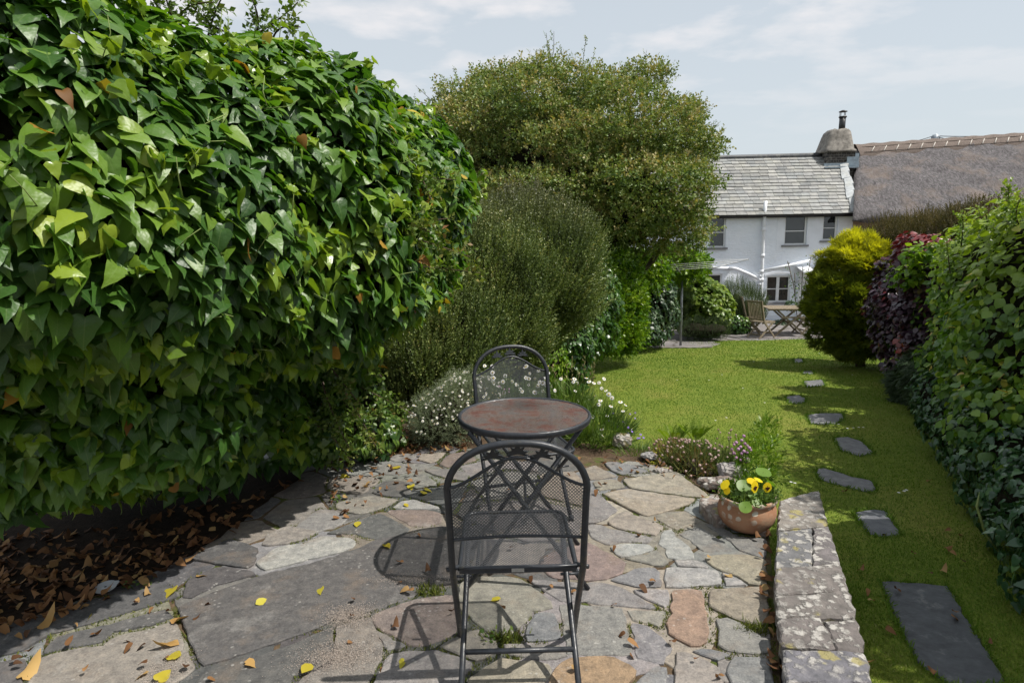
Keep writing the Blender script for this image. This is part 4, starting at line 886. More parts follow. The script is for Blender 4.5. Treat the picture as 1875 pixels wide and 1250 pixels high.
# utility pole behind the thatch, and cable
yp=9.; pu,pz=HR(1710,252,yp); base=O+uH*pu-nH*yp
pole=empty('utility_pole',(base[0],base[1],zb),'wooden utility pole top with cables showing above the thatched ridge','pole')
M_wood=simple('grey_pole_wood',(.10,.09,.08),.8,.2,0,.3,12)
mb=MB(); mb.tube([(0,0,-1),(0,0,pz)],.11,10); mb.build('post',M_wood,pole)
M_ins=simple('pale_insulator',(.30,.34,.38),.4,.5,0,.3,20)
mb=MB(); mb.tube([(-.12,-.05,pz-.3),(-.14,-.1,pz+.0),(0,-.12,pz+.12),(.16,-.1,pz+.0),(.2,-.05,pz-.1)],.05,8); mb.tube([(0,-.1,pz-.28),(0,-.1,pz+.1)],.13,10); mb.build('fitting',M_ins,pole)
def cable(p1_,p2_,Y1,Y2,sag,label):
    a=P(*p1_,Y1); b=P(*p2_,Y2); mb=MB(); mb.tube([a+(b-a)*i/16-np.array([0,0,sag*4*(i/16)*(1-i/16)]) for i in range(17)],.016,6); tag(mb.build('overhead_cable',M_black),label,'cable')
YP=base[1]; cable((1712,249),(1990,232),YP,YP-3,.15,'long overhead cable running right from the utility pole'); cable((1706,250),(1640,264),YP,YP-5,.05,'short cable dropping left from the pole behind the ridge'); cable((1716,250),(1750,258),YP,YP-3,.02,'short cable dropping right from the pole behind the ridge')
# ------------------------------------------------------------------ wooden garden furniture on the terrace
m,nt,o=mat('weathered_teak'); n=NT(nt); v=n.obj(); f=n.noise(8,6,.7,n.mapping(v,(3,3,1)))
c=n.ramp(f,[(.3,(.12,.095,.065)),(.7,(.30,.25,.18))]); p=n.pbsdf(c,.8,.2); n.l(p.outputs[0],o.inputs[0]); M_teak=m
def teak_chair(loc,rz,label):
    t=empty('folding_wooden_chair',loc,label,'chair','weathered wooden folding chairs on the terrace',rz)
    w=.24
    mb=MB()   # backrest faces +y (sitter looks +y)
    for s in (-1,1): mb.bar((s*w,-.30,1.0),(s*w,-.16,.42),.035,.035)
    mb.bar((-w-.02,-.30,1.0),(w+.02,-.30,1.0),.03,.05); mb.bar((-w,-.18,.50),(w,-.18,.50),.025,.04)
    for i in range(9): x=-w+.04+(2*w-.08)*i/8; mb.bar((x,-.295,.98),(x,-.19,.50),.022,.012)
    mb.build('backrest',M_teak,t)
    mb=MB()
    for i in range(8): y=-.17+.06*i; mb.bar((-w+.02,y,.44),(w-.02,y,.44),.045,.018)
    for s in (-1,1): mb.bar((s*(w-.03),-.2,.42),(s*(w-.03),.28,.42),.03,.04)
    mb.build('seat',M_teak,t)
    for s in (-1,1):
        mb=MB(); mb.bar((s*w,-.16,.44),(s*w,.26,0),.03,.04); mb.build('leg',M_teak,t)
        mb=MB(); mb.bar((s*(w-.035),.22,.42),(s*(w-.035),-.30,0),.03,.04); mb.build('leg',M_teak,t)
    mb=MB(); mb.bar((-w,.16,.12),(w,.16,.12),.025,.03); mb.build('stretcher',M_teak,t); mb=MB(); mb.bar((-w+.03,-.2,.09),(w-.03,-.2,.09),.025,.03); mb.build('stretcher',M_teak,t)
def onT(px,py): q=Z(px,py,zb); return (q[0],q[1],zb)
q=onT(1393,617); teak_chair(q,R(-62+0),'slatted wooden folding chair, the nearer of the two left of the table')
q=onT(1372,606); teak_chair((q[0],q[1],q[2]),R(-95),'slatted wooden folding chair, the farther of the two left of the table')
q=onT(1474,610); teak_chair((q[0],q[1],q[2]),R(95),'slatted wooden folding chair mostly hidden by the golden conifer')
q=onT(1440,612); t=empty('wooden_garden_table',q,'weathered wooden garden table with crossed legs on the terrace','table',None,R(-8))
mb=MB(); 
for i in range(9): mb.bar((-.62,-.42+.105*i,.76),(.62,-.42+.105*i,.76),.095,.025)
mb.bar((-.6,-.3,.73),(.6,-.3,.73),.04,.04); mb.bar((-.6,.3,.73),(.6,.3,.73),.04,.04); mb.build('tabletop',M_teak,t)
for y in (-.33,.33):
    for s in (-1,1): mb=MB(); mb.bar((-s*.36,y+s*.025,.72),(s*.42,y+s*.025,0),.045,.06,(0,1,0)); mb.build('leg',M_teak,t)
mb=MB(); mb.bar((0,-.36,.36),(0,.36,.36),.04,.04); mb.bar((-.25,-.33,.52),(.25,-.33,.52),.03,.04); mb.build('stretcher',M_teak,t)
# ------------------------------------------------------------------ rotary clothes airer
q=G(1246,634); t=empty('rotary_clothes_airer',q,'grey metal rotary clothes airer standing on a paved patch','clothes airer')
M_galv=simple('galvanised_tube',(.22,.235,.25),.4,.5,.3,.15,15); M_line=simple('white_line',(.6,.6,.6),.5,.3)
hub=P(1246,505,q[1])-q; HZ=hub[2]; mb=MB(); mb.tube([(0,0,-.05),(0,0,HZ)],.028,10); mb.build('pole',M_galv,t)
mb=MB(); mb.tube([(0,0,HZ-.05),(0,0,HZ+.06)],.05,10); mb.tube([(.03,-.05,HZ+.02),(.06,-.06,HZ+.07),(.02,-.06,HZ+.1)],.012,6); mb.build('hub',M_upvc,t)
tips=[]
for a in (4,110,170,248):
    L=1.66 if a==4 else .95 if a==170 else 1.5; e=np.array([L*math.cos(R(a)),L*math.sin(R(a)),HZ+.36*(L/1.6)]); tips.append(e); mb=MB(); mb.tube([(0,0,HZ),e],.013,8); mb.build('arm',M_galv,t)
for f_ in (1.,.85,.7,.55):
    mb=MB(); pp_=[np.array([0,0,HZ])+(e-np.array([0,0,HZ]))*f_ for e in tips]; mb.tube(pp_+[pp_[0]],.004,5); mb.build('washing_line',M_line,t)
mb=MB(); mb.slab([G(1185,632)[:2],G(1215,624)[:2],G(1290,623)[:2],G(1320,630)[:2],G(1300,637)[:2],G(1195,637)[:2]],-.1,.02,.008,.1,.03,3,(0,0),lambda x,y:float(zl(y))); tag(mb.build('airer_paving',M_terr),kind='structure')
# ================================================================== VEGETATION
IVY=[T_ivy(.28,.45,.07),T_ivy(.45,.6,.0),T_ivy(.12,.35,.12),T_ivy(.55,.3,.03),T_ivy(-.25,.45,.04),T_ivy(.35,.15,.1)]
OVAL=[T_oval(.33,.3,.2),T_oval(.38,.15,.35),T_oval(.28,.45,.1)]
BROAD=[T_oval(.44,.25,.25),T_oval(.40,.4,.4),T_oval(.47,.1,.15)]
M_ivy=leafmat('ivy_leaves',[(0,(0.030,0.083,0.016)),(.3,(0.055,0.141,0.019)),(.55,(0.113,0.222,0.023)),(.8,(0.204,0.318,0.032)),(1,(0.333,0.419,0.035))],.42,.5,.30,(1.7,1.8,.5),.22)
M_bark=simple('brown_bark',(.09,.065,.045),.9,.2,0,.4,15,.6,40)
def hedge(name,label,cat,blobs,tm,m,nleaf,size,group=None,lumpa=.12,lumpf=1.6,seed=0,inn=.14,zmin=None,cull=-.35,shrink=.16,ori=None,cl=(2.5,.3,.5,.2),avar=.5,leafname='foliage',corem=None,corez=None,base=None,ori_fn=None):
    c=np.mean([b[0] for b in blobs],0); bz=min(b[0][2]-b[1][2] for b in blobs) if base is None else base
    t=empty(name,(c[0],c[1],bz),label,cat,group)
    p,nn=sample(blobs,nleaf,lumpa,lumpf,seed,inn,zmin,cull)
    T,N=ori_fn(p,nn) if ori_fn else orient(nn,**(ori or {}))
    rn=clump(p,cl[0],seed+1,cl[1],cl[2],cl[3]); s=rng.uniform(size[0],size[1],len(p))
    scatter(leafname,tm,p,T,N,s,rn,m,t,avar)
    if shrink: core('shade_core',blobs,t,shrink,lumpa,lumpf,seed,corem,corez)
    return t
# ---- big ivy hedge
IB=[blob(-40,350,430,440,2.35,.78),blob(265,405,335,335,2.8,.85),blob(500,398,262,290,3.4,.85),blob(668,378,192,228,4.5,.9),blob(310,735,235,172,3.65,.4),blob(500,705,115,150,4.4,.35),blob(535,805,85,66,4.0,.3),blob(40,735,380,200,2.8,.5),blob(600,570,105,140,4.3,.45)]
random.seed(5)
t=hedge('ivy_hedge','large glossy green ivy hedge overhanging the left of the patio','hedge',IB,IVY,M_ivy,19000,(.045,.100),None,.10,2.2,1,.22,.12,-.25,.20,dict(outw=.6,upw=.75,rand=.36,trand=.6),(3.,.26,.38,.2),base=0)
# bright young shoots: rosettes of small pale leaves on the outside
M_ivyy=leafmat('young_ivy_leaves',[(0,(.13,.23,.02)),(1,(.27,.37,.03))],.3,.5,.35,(1.4,1.4,.5),.3)
p,nn=sample(IB,260,.10,2.2,1,.0,.3,-.1,.05); PP=[];NN=[]
for a,b in zip(p,nn):
    for j in range(random.choice([3,4,5])): PP.append(a+rng.normal(size=3)*.012); NN.append(nrmz(b*.6+rng.normal(size=3)*.7+np.array([0,0,.5])))
PP=np.array(PP);NN=np.array(NN); T,N=orient(NN,.9,.3,.4,trand=.9); scatter('young_leaves',IVY,PP,T,N,rng.uniform(.035,.065,len(PP)),rng.random(len(PP)),M_ivyy,t,.4)
M_dead=leafmat('dead_ivy_leaves',[(0,(.16,.07,.02)),(.5,(.40,.22,.03)),(1,(.50,.40,.04))],.6,.3,.3)
p,nn=sample(IB,70,.10,2.2,1,.02,.3,-.1,.03); T,N=orient(nn,.7,.5,.5,trand=.8); scatter('dead_leaves',IVY,p,T,N,rng.uniform(.04,.085,len(p)),rng.random(len(p)),M_dead,t,.3)
p,nn=sample(IB,150,.10,2.2,1,.0,.5,-.1,.02); mbs=MB()      # leaf stalks and young runners standing out of the leaf skin
for a_,n_ in zip(p,nn):
    d_=nrmz(n_*.7+rng.normal(size=3)*.5+np.array([0,0,.5])); L_=random.uniform(.05,.13); mbs.tube([a_-d_*.03,a_+d_*L_*.5+rng.normal(size=3)*.006,a_+d_*L_],[.0022,.0018,.0012],4)
mbs.build('runners',simple('green_runner',(.20,.26,.08),.6,.3,0,.2,10),t,True)
mb=MB()   # woody stems under the hedge
for i in range(14):
    a=Z(random.uniform(40,430),random.uniform(850,1000),0)+np.array([-.3,.6,0]); b=a+np.array([random.uniform(-.3,.3),random.uniform(-.1,.5),random.uniform(.7,1.3)]); m_=(a+b)/2+rng.normal(size=3)*.08; mb.tube([a,m_,b],[.022,.016,.01],7)
mb.build('stem',M_bark,t,True)
# ---- small-leaved climbers and hawthorn sprays
M_haw=leafmat('hawthorn_leaves',[(0,(.06,.11,.02)),(.5,(.12,.19,.03)),(.8,(.20,.22,.05)),(1,(.26,.12,.06))],.45,.4,.3)
def sprays(name,label,lst,cat='shrub'):
    a0=P(*lst[0][0],lst[0][2]); t=empty(name,a0,label,cat)
    for (s_,e_,Y,cnt) in lst:
        a=P(*s_,Y); b=P(*e_,Y-.15); mid=(a+b)/2+np.array([0,0,.04])+rng.normal(size=3)*.03; pts=[a*(1-q)**2+2*mid*q*(1-q)+b*q*q for q in np.linspace(0,1,9)]
        mb=MB(); mb.tube(pts,[.006-.0004*i for i in range(9)],5); br=mb.build('shoot',M_bark,t,True)
        q=rng.random(cnt); pt=np.array([pts[int(x*7.99)]*(1-(x*7.99%1))+pts[int(x*7.99)+1]*(x*7.99%1) for x in q]); d=nrmz(b-a)
        T=nrmz(d*.5+rng.normal(size=(cnt,3))*.7); scatter('leaves',[T_sprig(5,.42,.34,k,1.) for k in range(3)],pt,T,rng.normal(size=(cnt,3))+np.array([0,0,1.]),rng.uniform(.05,.09,cnt),np.clip(.1+.55*q+rng.normal(size=cnt)*.15,0,1),M_haw,t,.3)
    return t
sprays('hawthorn_shoots','thin reddish hawthorn shoots growing out of the right side of the ivy',[((560,370),(700,490),3.3,60),((600,400),(860,470),3.5,90),((580,340),(760,440),3.35,70),((640,330),(835,330),3.6,60),((560,440),(640,560),3.2,44),((620,480),(880,500),3.6,80),((560,330),(620,480),3.1,44),((700,250),(790,370),3.5,34),((600,560),(745,560),3.5,40),((640,380),(800,430),3.4,60),((660,430),(820,400),3.45,50)])
sprays('hawthorn_twigs','wispy hawthorn twigs sticking up above the top of the ivy',[((330,60),(300,-40),3.4,24),((380,70),(420,-20),3.5,26),((440,80),(545,5),3.6,30),((420,60),(345,0),3.5,24),((500,70),(550,50),3.6,16),((470,60),(450,-20),3.5,20),((330,40),(390,5),3.4,20),((300,30),(260,-30),3.3,20)])
sprays('bramble','pale green bramble trailing at the foot of the ivy beside the bank',[((600,660),(680,800),3.9,44),((640,700),(760,760),4.2,40),((620,720),(700,830),4.1,40),((590,700),(640,820),3.8,40),((640,650),(700,690),4.3,30),((600,760),(690,760),4.0,30),((560,770),(640,840),3.8,26),((585,640),(660,740),3.9,40)])
M_small=leafmat('small_ivy',[(0,(.02,.06,.015)),(.5,(.06,.12,.02)),(1,(.18,.26,.04))],.35,.5,.3)
hedge('young_ivy','small-leaved pale ivy climbing the bank under the hedge end','ivy',[blob(650,760,60,85,4.35,.3),blob(690,790,55,50,4.5,.3),blob(610,790,45,60,4.0,.25)],IVY,M_small,1500,(.03,.055),None,.06,5,3,.1,.0,-.4,.1,cl=(4,.3,.5,.25),base=0)
# ---- dark upright small-leaved bush
M_cot=leafmat('small_dark_leaves',[(0,(0.072,0.109,0.035)),(.5,(0.158,0.207,0.058)),(.8,(0.274,0.316,0.098)),(1,(0.425,0.386,0.156))],.45,.35,.2,(1.3,1.4,.6),0,(1.75,2.7,(.10,.085,.05)))
SPR=[T_sprig(20,.085,.34,k+10,.6) for k in range(5)]
def up_ori(p,nn,u=.9,o=.6,r=.35):
    T=nrmz(nn*o+np.array([0,0,u])+rng.normal(size=nn.shape)*r); return T,nrmz(rng.normal(size=nn.shape)+nn)
CB=[blob(950,512,145,125,7.6,1.0),blob(850,575,155,165,6.9,1.0),blob(775,650,155,120,6.2,.9),blob(890,635,105,95,7.2,.8)]
hedge('cotoneaster','big dark bush of upright twigs with tiny glossy leaves','bush',CB,SPR,M_cot,17000,(.16,.34),None,.16,3.2,5,.20,lambda p:zl(p[:,1]),-.3,.22,cl=(3.5,.22,.42,.2),ori_fn=lambda p,nn:up_ori(p,nn,1.1,.55,.28),base=float(zl(7)))
# ---- windswept hawthorn tree
M_thorn=leafmat('olive_thorn_leaves',[(0,(0.059,0.112,0.027)),(.4,(0.143,0.218,0.046)),(.7,(0.231,0.284,0.075)),(1,(0.392,0.329,0.133))],.5,.35,.28,(1.4,1.3,.6))
tb=G(1180,600); tb=np.array([1.55,13.5,float(zl(13.5))])
tree=empty('hawthorn_tree',tb,'wide windswept olive-green hawthorn tree behind the left hedges','tree')
pads=[]
env=[blob(1012,312,262,168,13.5,2.8)]
r2=np.random.default_rng(21)
for i in range(105):
    d=nrmz(r2.normal(size=3)); d[1]=-abs(d[1])*.9 if r2.random()<.75 else d[1]
    if d[2]<-.45: continue
    d=nrmz(d); c,rr=env[0]; q=c+d*rr*r2.uniform(.70,.95)
    qx,qz=937+q[0]/q[1]*1150,440-(q[2]-1.53)/q[1]*1150
    if q[1]<13.8 and 845<qx<985 and 235<qz<345: continue
    s=r2.uniform(.35,.9); pads.append((q,np.array([s*1.15,s*1.1,s*r2.uniform(.22,.34)])))
for px,py,rx,ry,Y in [(812,196,36,18,12.6),(800,232,30,16,12.4),(835,165,40,18,12.8),(818,285,36,16,12.0),(1262,190,34,16,12.6),(1285,262,34,18,12.6),(1180,125,50,18,12.4),(1130,330,130,36,11.4),(1050,312,70,22,11.2),(1215,318,75,28,11.6),(1240,372,64,34,12.0),(1140,392,95,32,11.9),(1225,430,70,30,12.4),(1000,345,40,20,11.4),(1120,440,80,24,12.6),(1180,362,80,24,11.3),(905,272,55,18,11.6),(830,250,50,20,12.0),(1275,405,28,30,12.8),(880,215,60,24,11.6),(1000,240,60,20,11.0),(1090,225,70,24,11.0),(1180,240,60,24,11.4),(1230,215,40,28,12.3),(970,185,70,24,11.4),(1100,160,80,24,11.8),(840,310,40,20,12.2),(1000,130,70,24,12.),(900,170,60,24,12.),(1190,180,50,24,11.8),(1060,280,60,18,11.)]: pads.append(blob(px,py+(14 if py<260 else 6),rx,ry,Y,rx/1150*Y*.8))
p,nn=sample(pads,21000,.10,3,9,.30,None,-.6)
hole=((p[:,0]/p[:,1]*1150*1.0+937-955)/70)**2   # nothing removed, the openings come from the pads themselves
T=nrmz(nn*.5+rng.normal(size=p.shape)*.6+np.array([0,0,.35])); rn=np.clip(.5+.2*lump(p,2.2,4)+rng.normal(size=len(p))*.18+.22*(nn[:,2]>.5),0,1)  # upward-facing leaves get a lighter colour: lit pad tops painted in
TS=[T_sprig(8,.26,.36,k+30,1.1) for k in range(5)]
scatter('crown',TS,p,T,rng.normal(size=p.shape)+np.array([0,0,1.2]),rng.uniform(.14,.26,len(p)),rn,M_thorn,tree,.35)
core('shade_core',[(env[0][0],env[0][1]*np.array([.66,.6,.66])),blob(1160,390,100,55,13.2,1.2)],tree,.05,.25,1.4,3)
M_bk2=simple('grey_thorn_bark',(.10,.085,.07),.9,.2,0,.4,12,.6,30)
mb=MB(); mb.tube([tb,tb+np.array([.1,0,.8]),tb+np.array([-.15,.1,1.6]),tb+np.array([.1,.1,2.6])],[.22,.17,.15,.1],10); mb.build('trunk',M_bk2,tree,True)
mb=MB(); ctr=tb+np.array([-.1,.1,1.5])
for i in range(26):
    q=pads[r2.integers(0,len(pads))][0]; mid=(ctr+q)/2+np.array([0,0,-.25])+r2.normal(size=3)*.25; mb.tube([ctr,(ctr+mid)/2+r2.normal(size=3)*.08,mid,(mid+q)/2+r2.normal(size=3)*.1,q],[.09,.065,.045,.03,.012],6)
mb.build('limbs',M_bk2,tree,True)
mb=MB(); TW=[];TWd=[]      # fine twigs poking out of the outline
for i in range(120):
    d=nrmz(r2.normal(size=3)*np.array([1,.4,.7])+np.array([.15,0,.55])); c,rr=env[0]; q=c+d*rr*.93; L=r2.uniform(.3,.8); d2=nrmz(d+r2.normal(size=3)*.35+np.array([.3,0,.2])); e=q+d2*L
    mb.tube([q,(q+e)/2+r2.normal(size=3)*.04,e],[.008,.006,.003],4)
    for k in range(9): TW.append(q+(e-q)*k/9); TWd.append(d2)
mb.build('twigs',M_bk2,tree,True)
TW=np.array(TW); scatter('twig_leaves',TS,TW,nrmz(np.array(TWd)+rng.normal(size=TW.shape)*.7),rng.normal(size=TW.shape),rng.uniform(.09,.17,len(TW)),rng.random(len(TW))*.6+.2,M_thorn,tree,.35)
# ---- left hedge row
zf=lambda p: zl(p[:,1])+.01
M_lau=leafmat('laurel_leaves',[(0,(0.027,0.070,0.018)),(.5,(0.058,0.133,0.025)),(1,(0.156,0.234,0.043))],.3,.5,.25)
M_bri=leafmat('bright_hedge_leaves',[(0,(0.060,0.143,0.011)),(.5,(0.132,0.242,0.017)),(1,(0.264,0.363,0.033))],.35,.45,.35)
M_lime=leafmat('lime_shrub_leaves',[(0,(.07,.14,.02)),(.5,(.17,.25,.04)),(1,(.31,.36,.07))],.4,.4,.35)
M_sil=leafmat('grey_green_shrub',[(0,(.02,.05,.02)),(.6,(.05,.10,.04)),(1,(.22,.28,.17))],.4,.5,.25)
M_con=leafmat('conifer_needles',[(0,(.03,.055,.022)),(.6,(.06,.095,.04)),(1,(.11,.14,.06))],.6,.3,.2)
SPL=[T_sprig(9,.30,.32,k+50,.9,lf=T_oval(.28)) for k in range(4)]
hedge('laurel_hedge','shaded dark green hedge between the tiny-leaved bush and the bright hedge','hedge',[blob(1060,570,62,92,10.4,.9),blob(1035,640,52,66,9.8,.8),blob(1090,560,40,90,11.,.8)],OVAL,M_lau,6500,(.06,.11),None,.14,2.4,11,.15,zf,-.3,.2,cl=(3,.3,.42,.2),base=float(zl(10)))
hedge('low_shrub','small pale green shrub leaning at the foot of the dark bush','shrub',[blob(1010,665,28,48,9.0,.35),blob(975,640,28,40,8.2,.3)],OVAL,M_bri,900,(.04,.08),None,.08,4,12,.12,zf,-.4,.12,base=float(zl(9)))
hedge('bright_hedge','bright yellow-green clipped hedge column beside the clothes airer shrubs','hedge',[blob(1100,565,46,84,11.6,.6),blob(1128,545,42,76,12.0,.75),blob(1138,590,36,54,12.4,.7),blob(1110,505,30,32,12.,.5)],SPL,M_bri,5200,(.12,.2),None,.08,3.5,13,.12,zf,-.3,.2,cl=(3,.25,.5,.2),ori_fn=lambda p,nn:up_ori(p,nn,.6,.8,.4),base=float(zl(12)))
hedge('bamboo_like_shrub','loose lime green shrub rising under the tree behind the hedges','shrub',[blob(1170,490,46,28,14.5,.7),blob(1235,480,55,26,16.,.8)],SPL,M_bri,1700,(.2,.32),None,.12,3,14,.15,zf,-.3,.22,base=float(zl(14)))
hedge('viburnum','dark shrub with pale flecked leaves left of the airer pole','shrub',[blob(1195,565,46,62,15.2,.8),blob(1180,595,36,38,14.6,.6)],OVAL,M_sil,3200,(.06,.11),None,.12,3,15,.13,zf,-.3,.2,cl=(3,.3,.45,.3),base=float(zl(14)))
FAN=[T_fan(7,k) for k in range(4)]
hedge('green_conifer','soft grey-green conifer just behind the airer pole','conifer',[blob(1226,540,34,58,17.2,.6),blob(1222,512,26,40,17.2,.5)],FAN,M_con,2600,(.12,.2),None,.1,3.5,16,.15,zf,-.3,.2,ori_fn=lambda p,nn:up_ori(p,nn,.8,.6,.3),base=float(zl(15)))
hedge('lime_shrub','rounded light green leafy shrub right of the airer pole','shrub',[blob(1282,560,54,54,17.6,.9),blob(1262,540,34,38,17.6,.7)],BROAD,M_lime,3300,(.08,.14),None,.10,3.5,17,.12,zf,-.3,.18,cl=(4,.25,.5,.2),ori=dict(outw=.5,upw=.9,rand=.4),base=float(zl(16)))
hedge('heather_mound','low dark heathery mound at the foot of the lime shrub','shrub',[blob(1302,604,34,18,16.6,.45),blob(1272,604,28,18,16.6,.4)],SPR,M_con,1500,(.08,.15),None,.05,5,18,.08,zf,-.3,.1,ori_fn=up_ori,base=float(zl(15)))
M_ros=leafmat('rosemary_needles',[(0,(.045,.07,.03)),(.5,(.09,.13,.05)),(1,(.17,.22,.10))],.6,.3,.2)
hedge('rosemary','upright rosemary bush against the white cottage wall','shrub',[blob(1362,572,36,34,18.6,.5),blob(1345,560,24,32,18.7,.4)],[T_sprig(18,.10,.14,k+70,.7) for k in range(3)],M_ros,1500,(.25,.45),None,.08,4,19,.1,zt,-.3,.15,ori_fn=lambda p,nn:up_ori(p,nn,1.3,.3,.2),base=zt)
hedge('dark_ground_shrub','dark low foliage under the rosemary beside the terrace','shrub',[blob(1348,594,26,18,17.9,.4)],OVAL,M_lau,700,(.06,.1),None,.05,4,20,.08,zt,-.3,.1,base=zt)
hedge('terrace_plant','small green plant growing against the wall behind the wooden table','plant',[blob(1432,598,16,14,19.6,.3),blob(1448,560,10,8,19.6,.2)],OVAL,M_sil,350,(.06,.1),None,.05,4,20,.08,zt,-.3,.0,base=zt)
# climber twigs round the door
mb=MB(); vt=P(1462,520,19.8); cr_=empty('climbing_rose',(vt[0],vt[1],zb),'sparse climbing rose on the wall between window and conifer','climber')
pts_=[];
for s_,e_ in (((1462,600),(1455,500)),((1466,600),(1470,488)),((1458,560),(1442,478)),((1468,540),(1485,470))):
    a=P(*s_,19.9);b=P(*e_,19.9); mb.tube([a,(a+b)/2+rng.normal(size=3)*.06,b],.012,4); pts_+=[a+(b-a)*x+rng.normal(size=3)*.07 for x in rng.random(34)]
mb.build('stem',M_bark,cr_,True); pts_=np.array(pts_); scatter('leaves',OVAL,pts_,rng.normal(size=pts_.shape),rng.normal(size=pts_.shape),rng.uniform(.05,.09,len(pts_)),rng.random(len(pts_)),M_lau,cr_)
# ---- golden conifer
M_gold=leafmat('golden_conifer_sprays',[(0,(.09,.13,.02)),(.4,(.19,.23,.02)),(.7,(.34,.34,.02)),(1,(.72,.70,.03))],.6,.3,.4,(1.3,1.3,.5),0)
GBb=[blob(1566,480,44,38,11.6,.65),blob(1545,550,54,72,11.6,.75),blob(1575,590,50,62,11.5,.75),blob(1518,572,32,60,11.8,.5)]
c=np.mean([b[0] for b in GBb],0); gb=G(1585,690); t=empty('golden_conifer',(c[0],c[1],float(zl(c[1]))),'rounded golden-yellow conifer at the end of the right hedge','conifer')
p,nn=sample(GBb,9500,.15,4.0,21,.14,zf,-.35); ztop=GBb[0][0][2]; zz_=p[:,2]
rn=np.clip(.28+.62*np.clip((zz_-ztop+.30)/.55,0,1)+.20*lump(p,6,2)+rng.normal(size=len(p))*.12,0,1)
T,N=up_ori(p,nn,.45,.9,.3); N=nrmz(np.array([0,0,1.])+rng.normal(size=p.shape)*.4); scatter('sprays',FAN,p,T,N,rng.uniform(.09,.19,len(p)),rn,M_gold,t,.3)
core('shade_core',GBb,t,.18,.12,3.2,21); mb=MB(); mb.tube([(c[0]+.35,c[1],float(zl(c[1]))-.1),(c[0]+.3,c[1],float(zl(c[1]))+.5),(c[0]+.1,c[1],c[2]-.1)],[.09,.08,.06],8); mb.build('trunk',M_bark,t,True)
# ---- brown heathery shrub behind
M_brn=leafmat('brown_twig_leaves',[(0,(.05,.05,.02)),(.5,(.10,.085,.04)),(1,(.19,.14,.07))],.7,.2,.2)
hedge('brown_shrub','fine brownish-green shrub showing above the purple bush','shrub',[blob(1650,458,60,42,11.8,.8),blob(1735,445,80,42,11.,.8),blob(1810,440,80,52,10.,.8),blob(1632,520,34,70,12.,.7)],SPR,M_brn,6500,(.16,.30),None,.12,3,22,.16,zf,-.3,.2,ori_fn=lambda p,nn:up_ori(p,nn,1.1,.5,.3),base=float(zl(11)))
# ---- purple bush
M_pur=leafmat('purple_leaves',[(0,(0.027,0.015,0.027)),(.5,(0.057,0.027,0.048)),(.8,(0.112,0.039,0.048)),(1,(0.300,0.038,0.027))],.35,.6,.15,(1.6,.8,.6),0,(1.35,1.75,(.20,.03,.028)))
PB=[blob(1702,490,54,56,8.2,.5),blob(1650,560,46,92,8.9,.6),blob(1712,600,56,90,8.2,.6),blob(1668,670,34,60,8.6,.45)]
hedge('purple_bush','dark purple-leaved bush between golden conifer and green hedge','bush',PB,BROAD,M_pur,5200,(.05,.095),None,.14,2.8,23,.16,zf,-.3,.2,cl=(3,.22,.42,.2),ori=dict(outw=.6,upw=.7,rand=.4,trand=.8),base=float(zl(9)))
hedge('green_sprigs','bright green leafy sprigs growing through the purple bush top','shrub',[blob(1700,462,44,20,7.6,.3),blob(1665,500,24,20,8.0,.25)],BROAD,M_bri,420,(.05,.09),None,.1,4,24,.1,None,-.4,0,ori=dict(outw=.5,upw=.9,rand=.5,trand=.9),base=float(zl(8)))
hedge('dark_yew_infill','very dark fine foliage low between the purple bush and the green hedge','shrub',[blob(1705,700,46,70,7.6,.45),blob(1665,710,34,36,8.4,.35)],FAN,M_con,2000,(.08,.16),None,.1,3,25,.12,zf,-.3,.15,cl=(3,.2,.15,.15),base=float(zl(8)))
# ---- right green hedge
M_rh=leafmat('beech_hedge_leaves',[(0,(0.051,0.122,0.024)),(.4,(0.113,0.226,0.034)),(.7,(0.227,0.355,0.042)),(.92,(0.427,0.493,0.060)),(1,(0.704,0.473,0.120))],.36,.5,.32,(1.5,1.6,.5),0,(1.1,2.0,(.28,.36,.045)))
RB=[blob(1792,505,44,100,6.9,.8),blob(1838,505,66,138,5.9,.8),blob(1885,495,95,145,5.4,.8),blob(1865,600,100,150,5.5,.65),blob(1955,560,150,200,4.7,.75),blob(1835,690,100,140,5.5,.6),blob(1925,790,140,180,4.4,.65),blob(1815,600,56,85,6.2,.6),blob(1790,655,50,70,6.4,.5),blob(1812,525,72,122,8.2,.9),blob(1795,525,66,112,9.6,.9)]  # rearmost blobs are hidden filler, added to shade the lawn
shade_fill=[(np.array([xr(y_)+.80,y_,.35-.03*y_]),np.array([.6,.75,1.35])) for y_ in np.arange(4.4,11.5,.85)]+[(np.array([4.3,4.2,.9]),np.array([.7,.7,1.5]))]  # hidden blobs added behind the hedge face to block sun from the lawn
off=[(np.array([4.05,2.7,1.3]),np.array([.95,1.35,2.4])),(np.array([4.05,.8,1.3]),np.array([.95,1.5,2.4])),(np.array([4.05,-1.2,1.3]),np.array([.95,1.5,2.4])),(np.array([5.2,4.9,.7]),np.array([.7,2.0,1.8]))]  # unseen hedge out of frame, raised to shade the near grass
hedge('beech_hedge','tall green leafy hedge along the right side with yellow-green tips','hedge',RB+off+shade_fill,BROAD,M_rh,25000,(.05,.09),None,.13,2.6,26,.2,zf,-.2,.2,cl=(2.6,.26,.45,.2),ori=dict(outw=.7,upw=.65,rand=.42,trand=.8),base=float(zl(4.5)))
q=[(1760,400,5.6,.35),(1800,390,5.4,.4),(1850,350,5.0,.4),(1870,370,4.8,.4),(1820,420,5.2,.35),(1740,450,5.8,.3)]
lst=[((a,b+50),(a+random.uniform(-8,8),b-8),Y,34) for a,b,Y,_ in q]
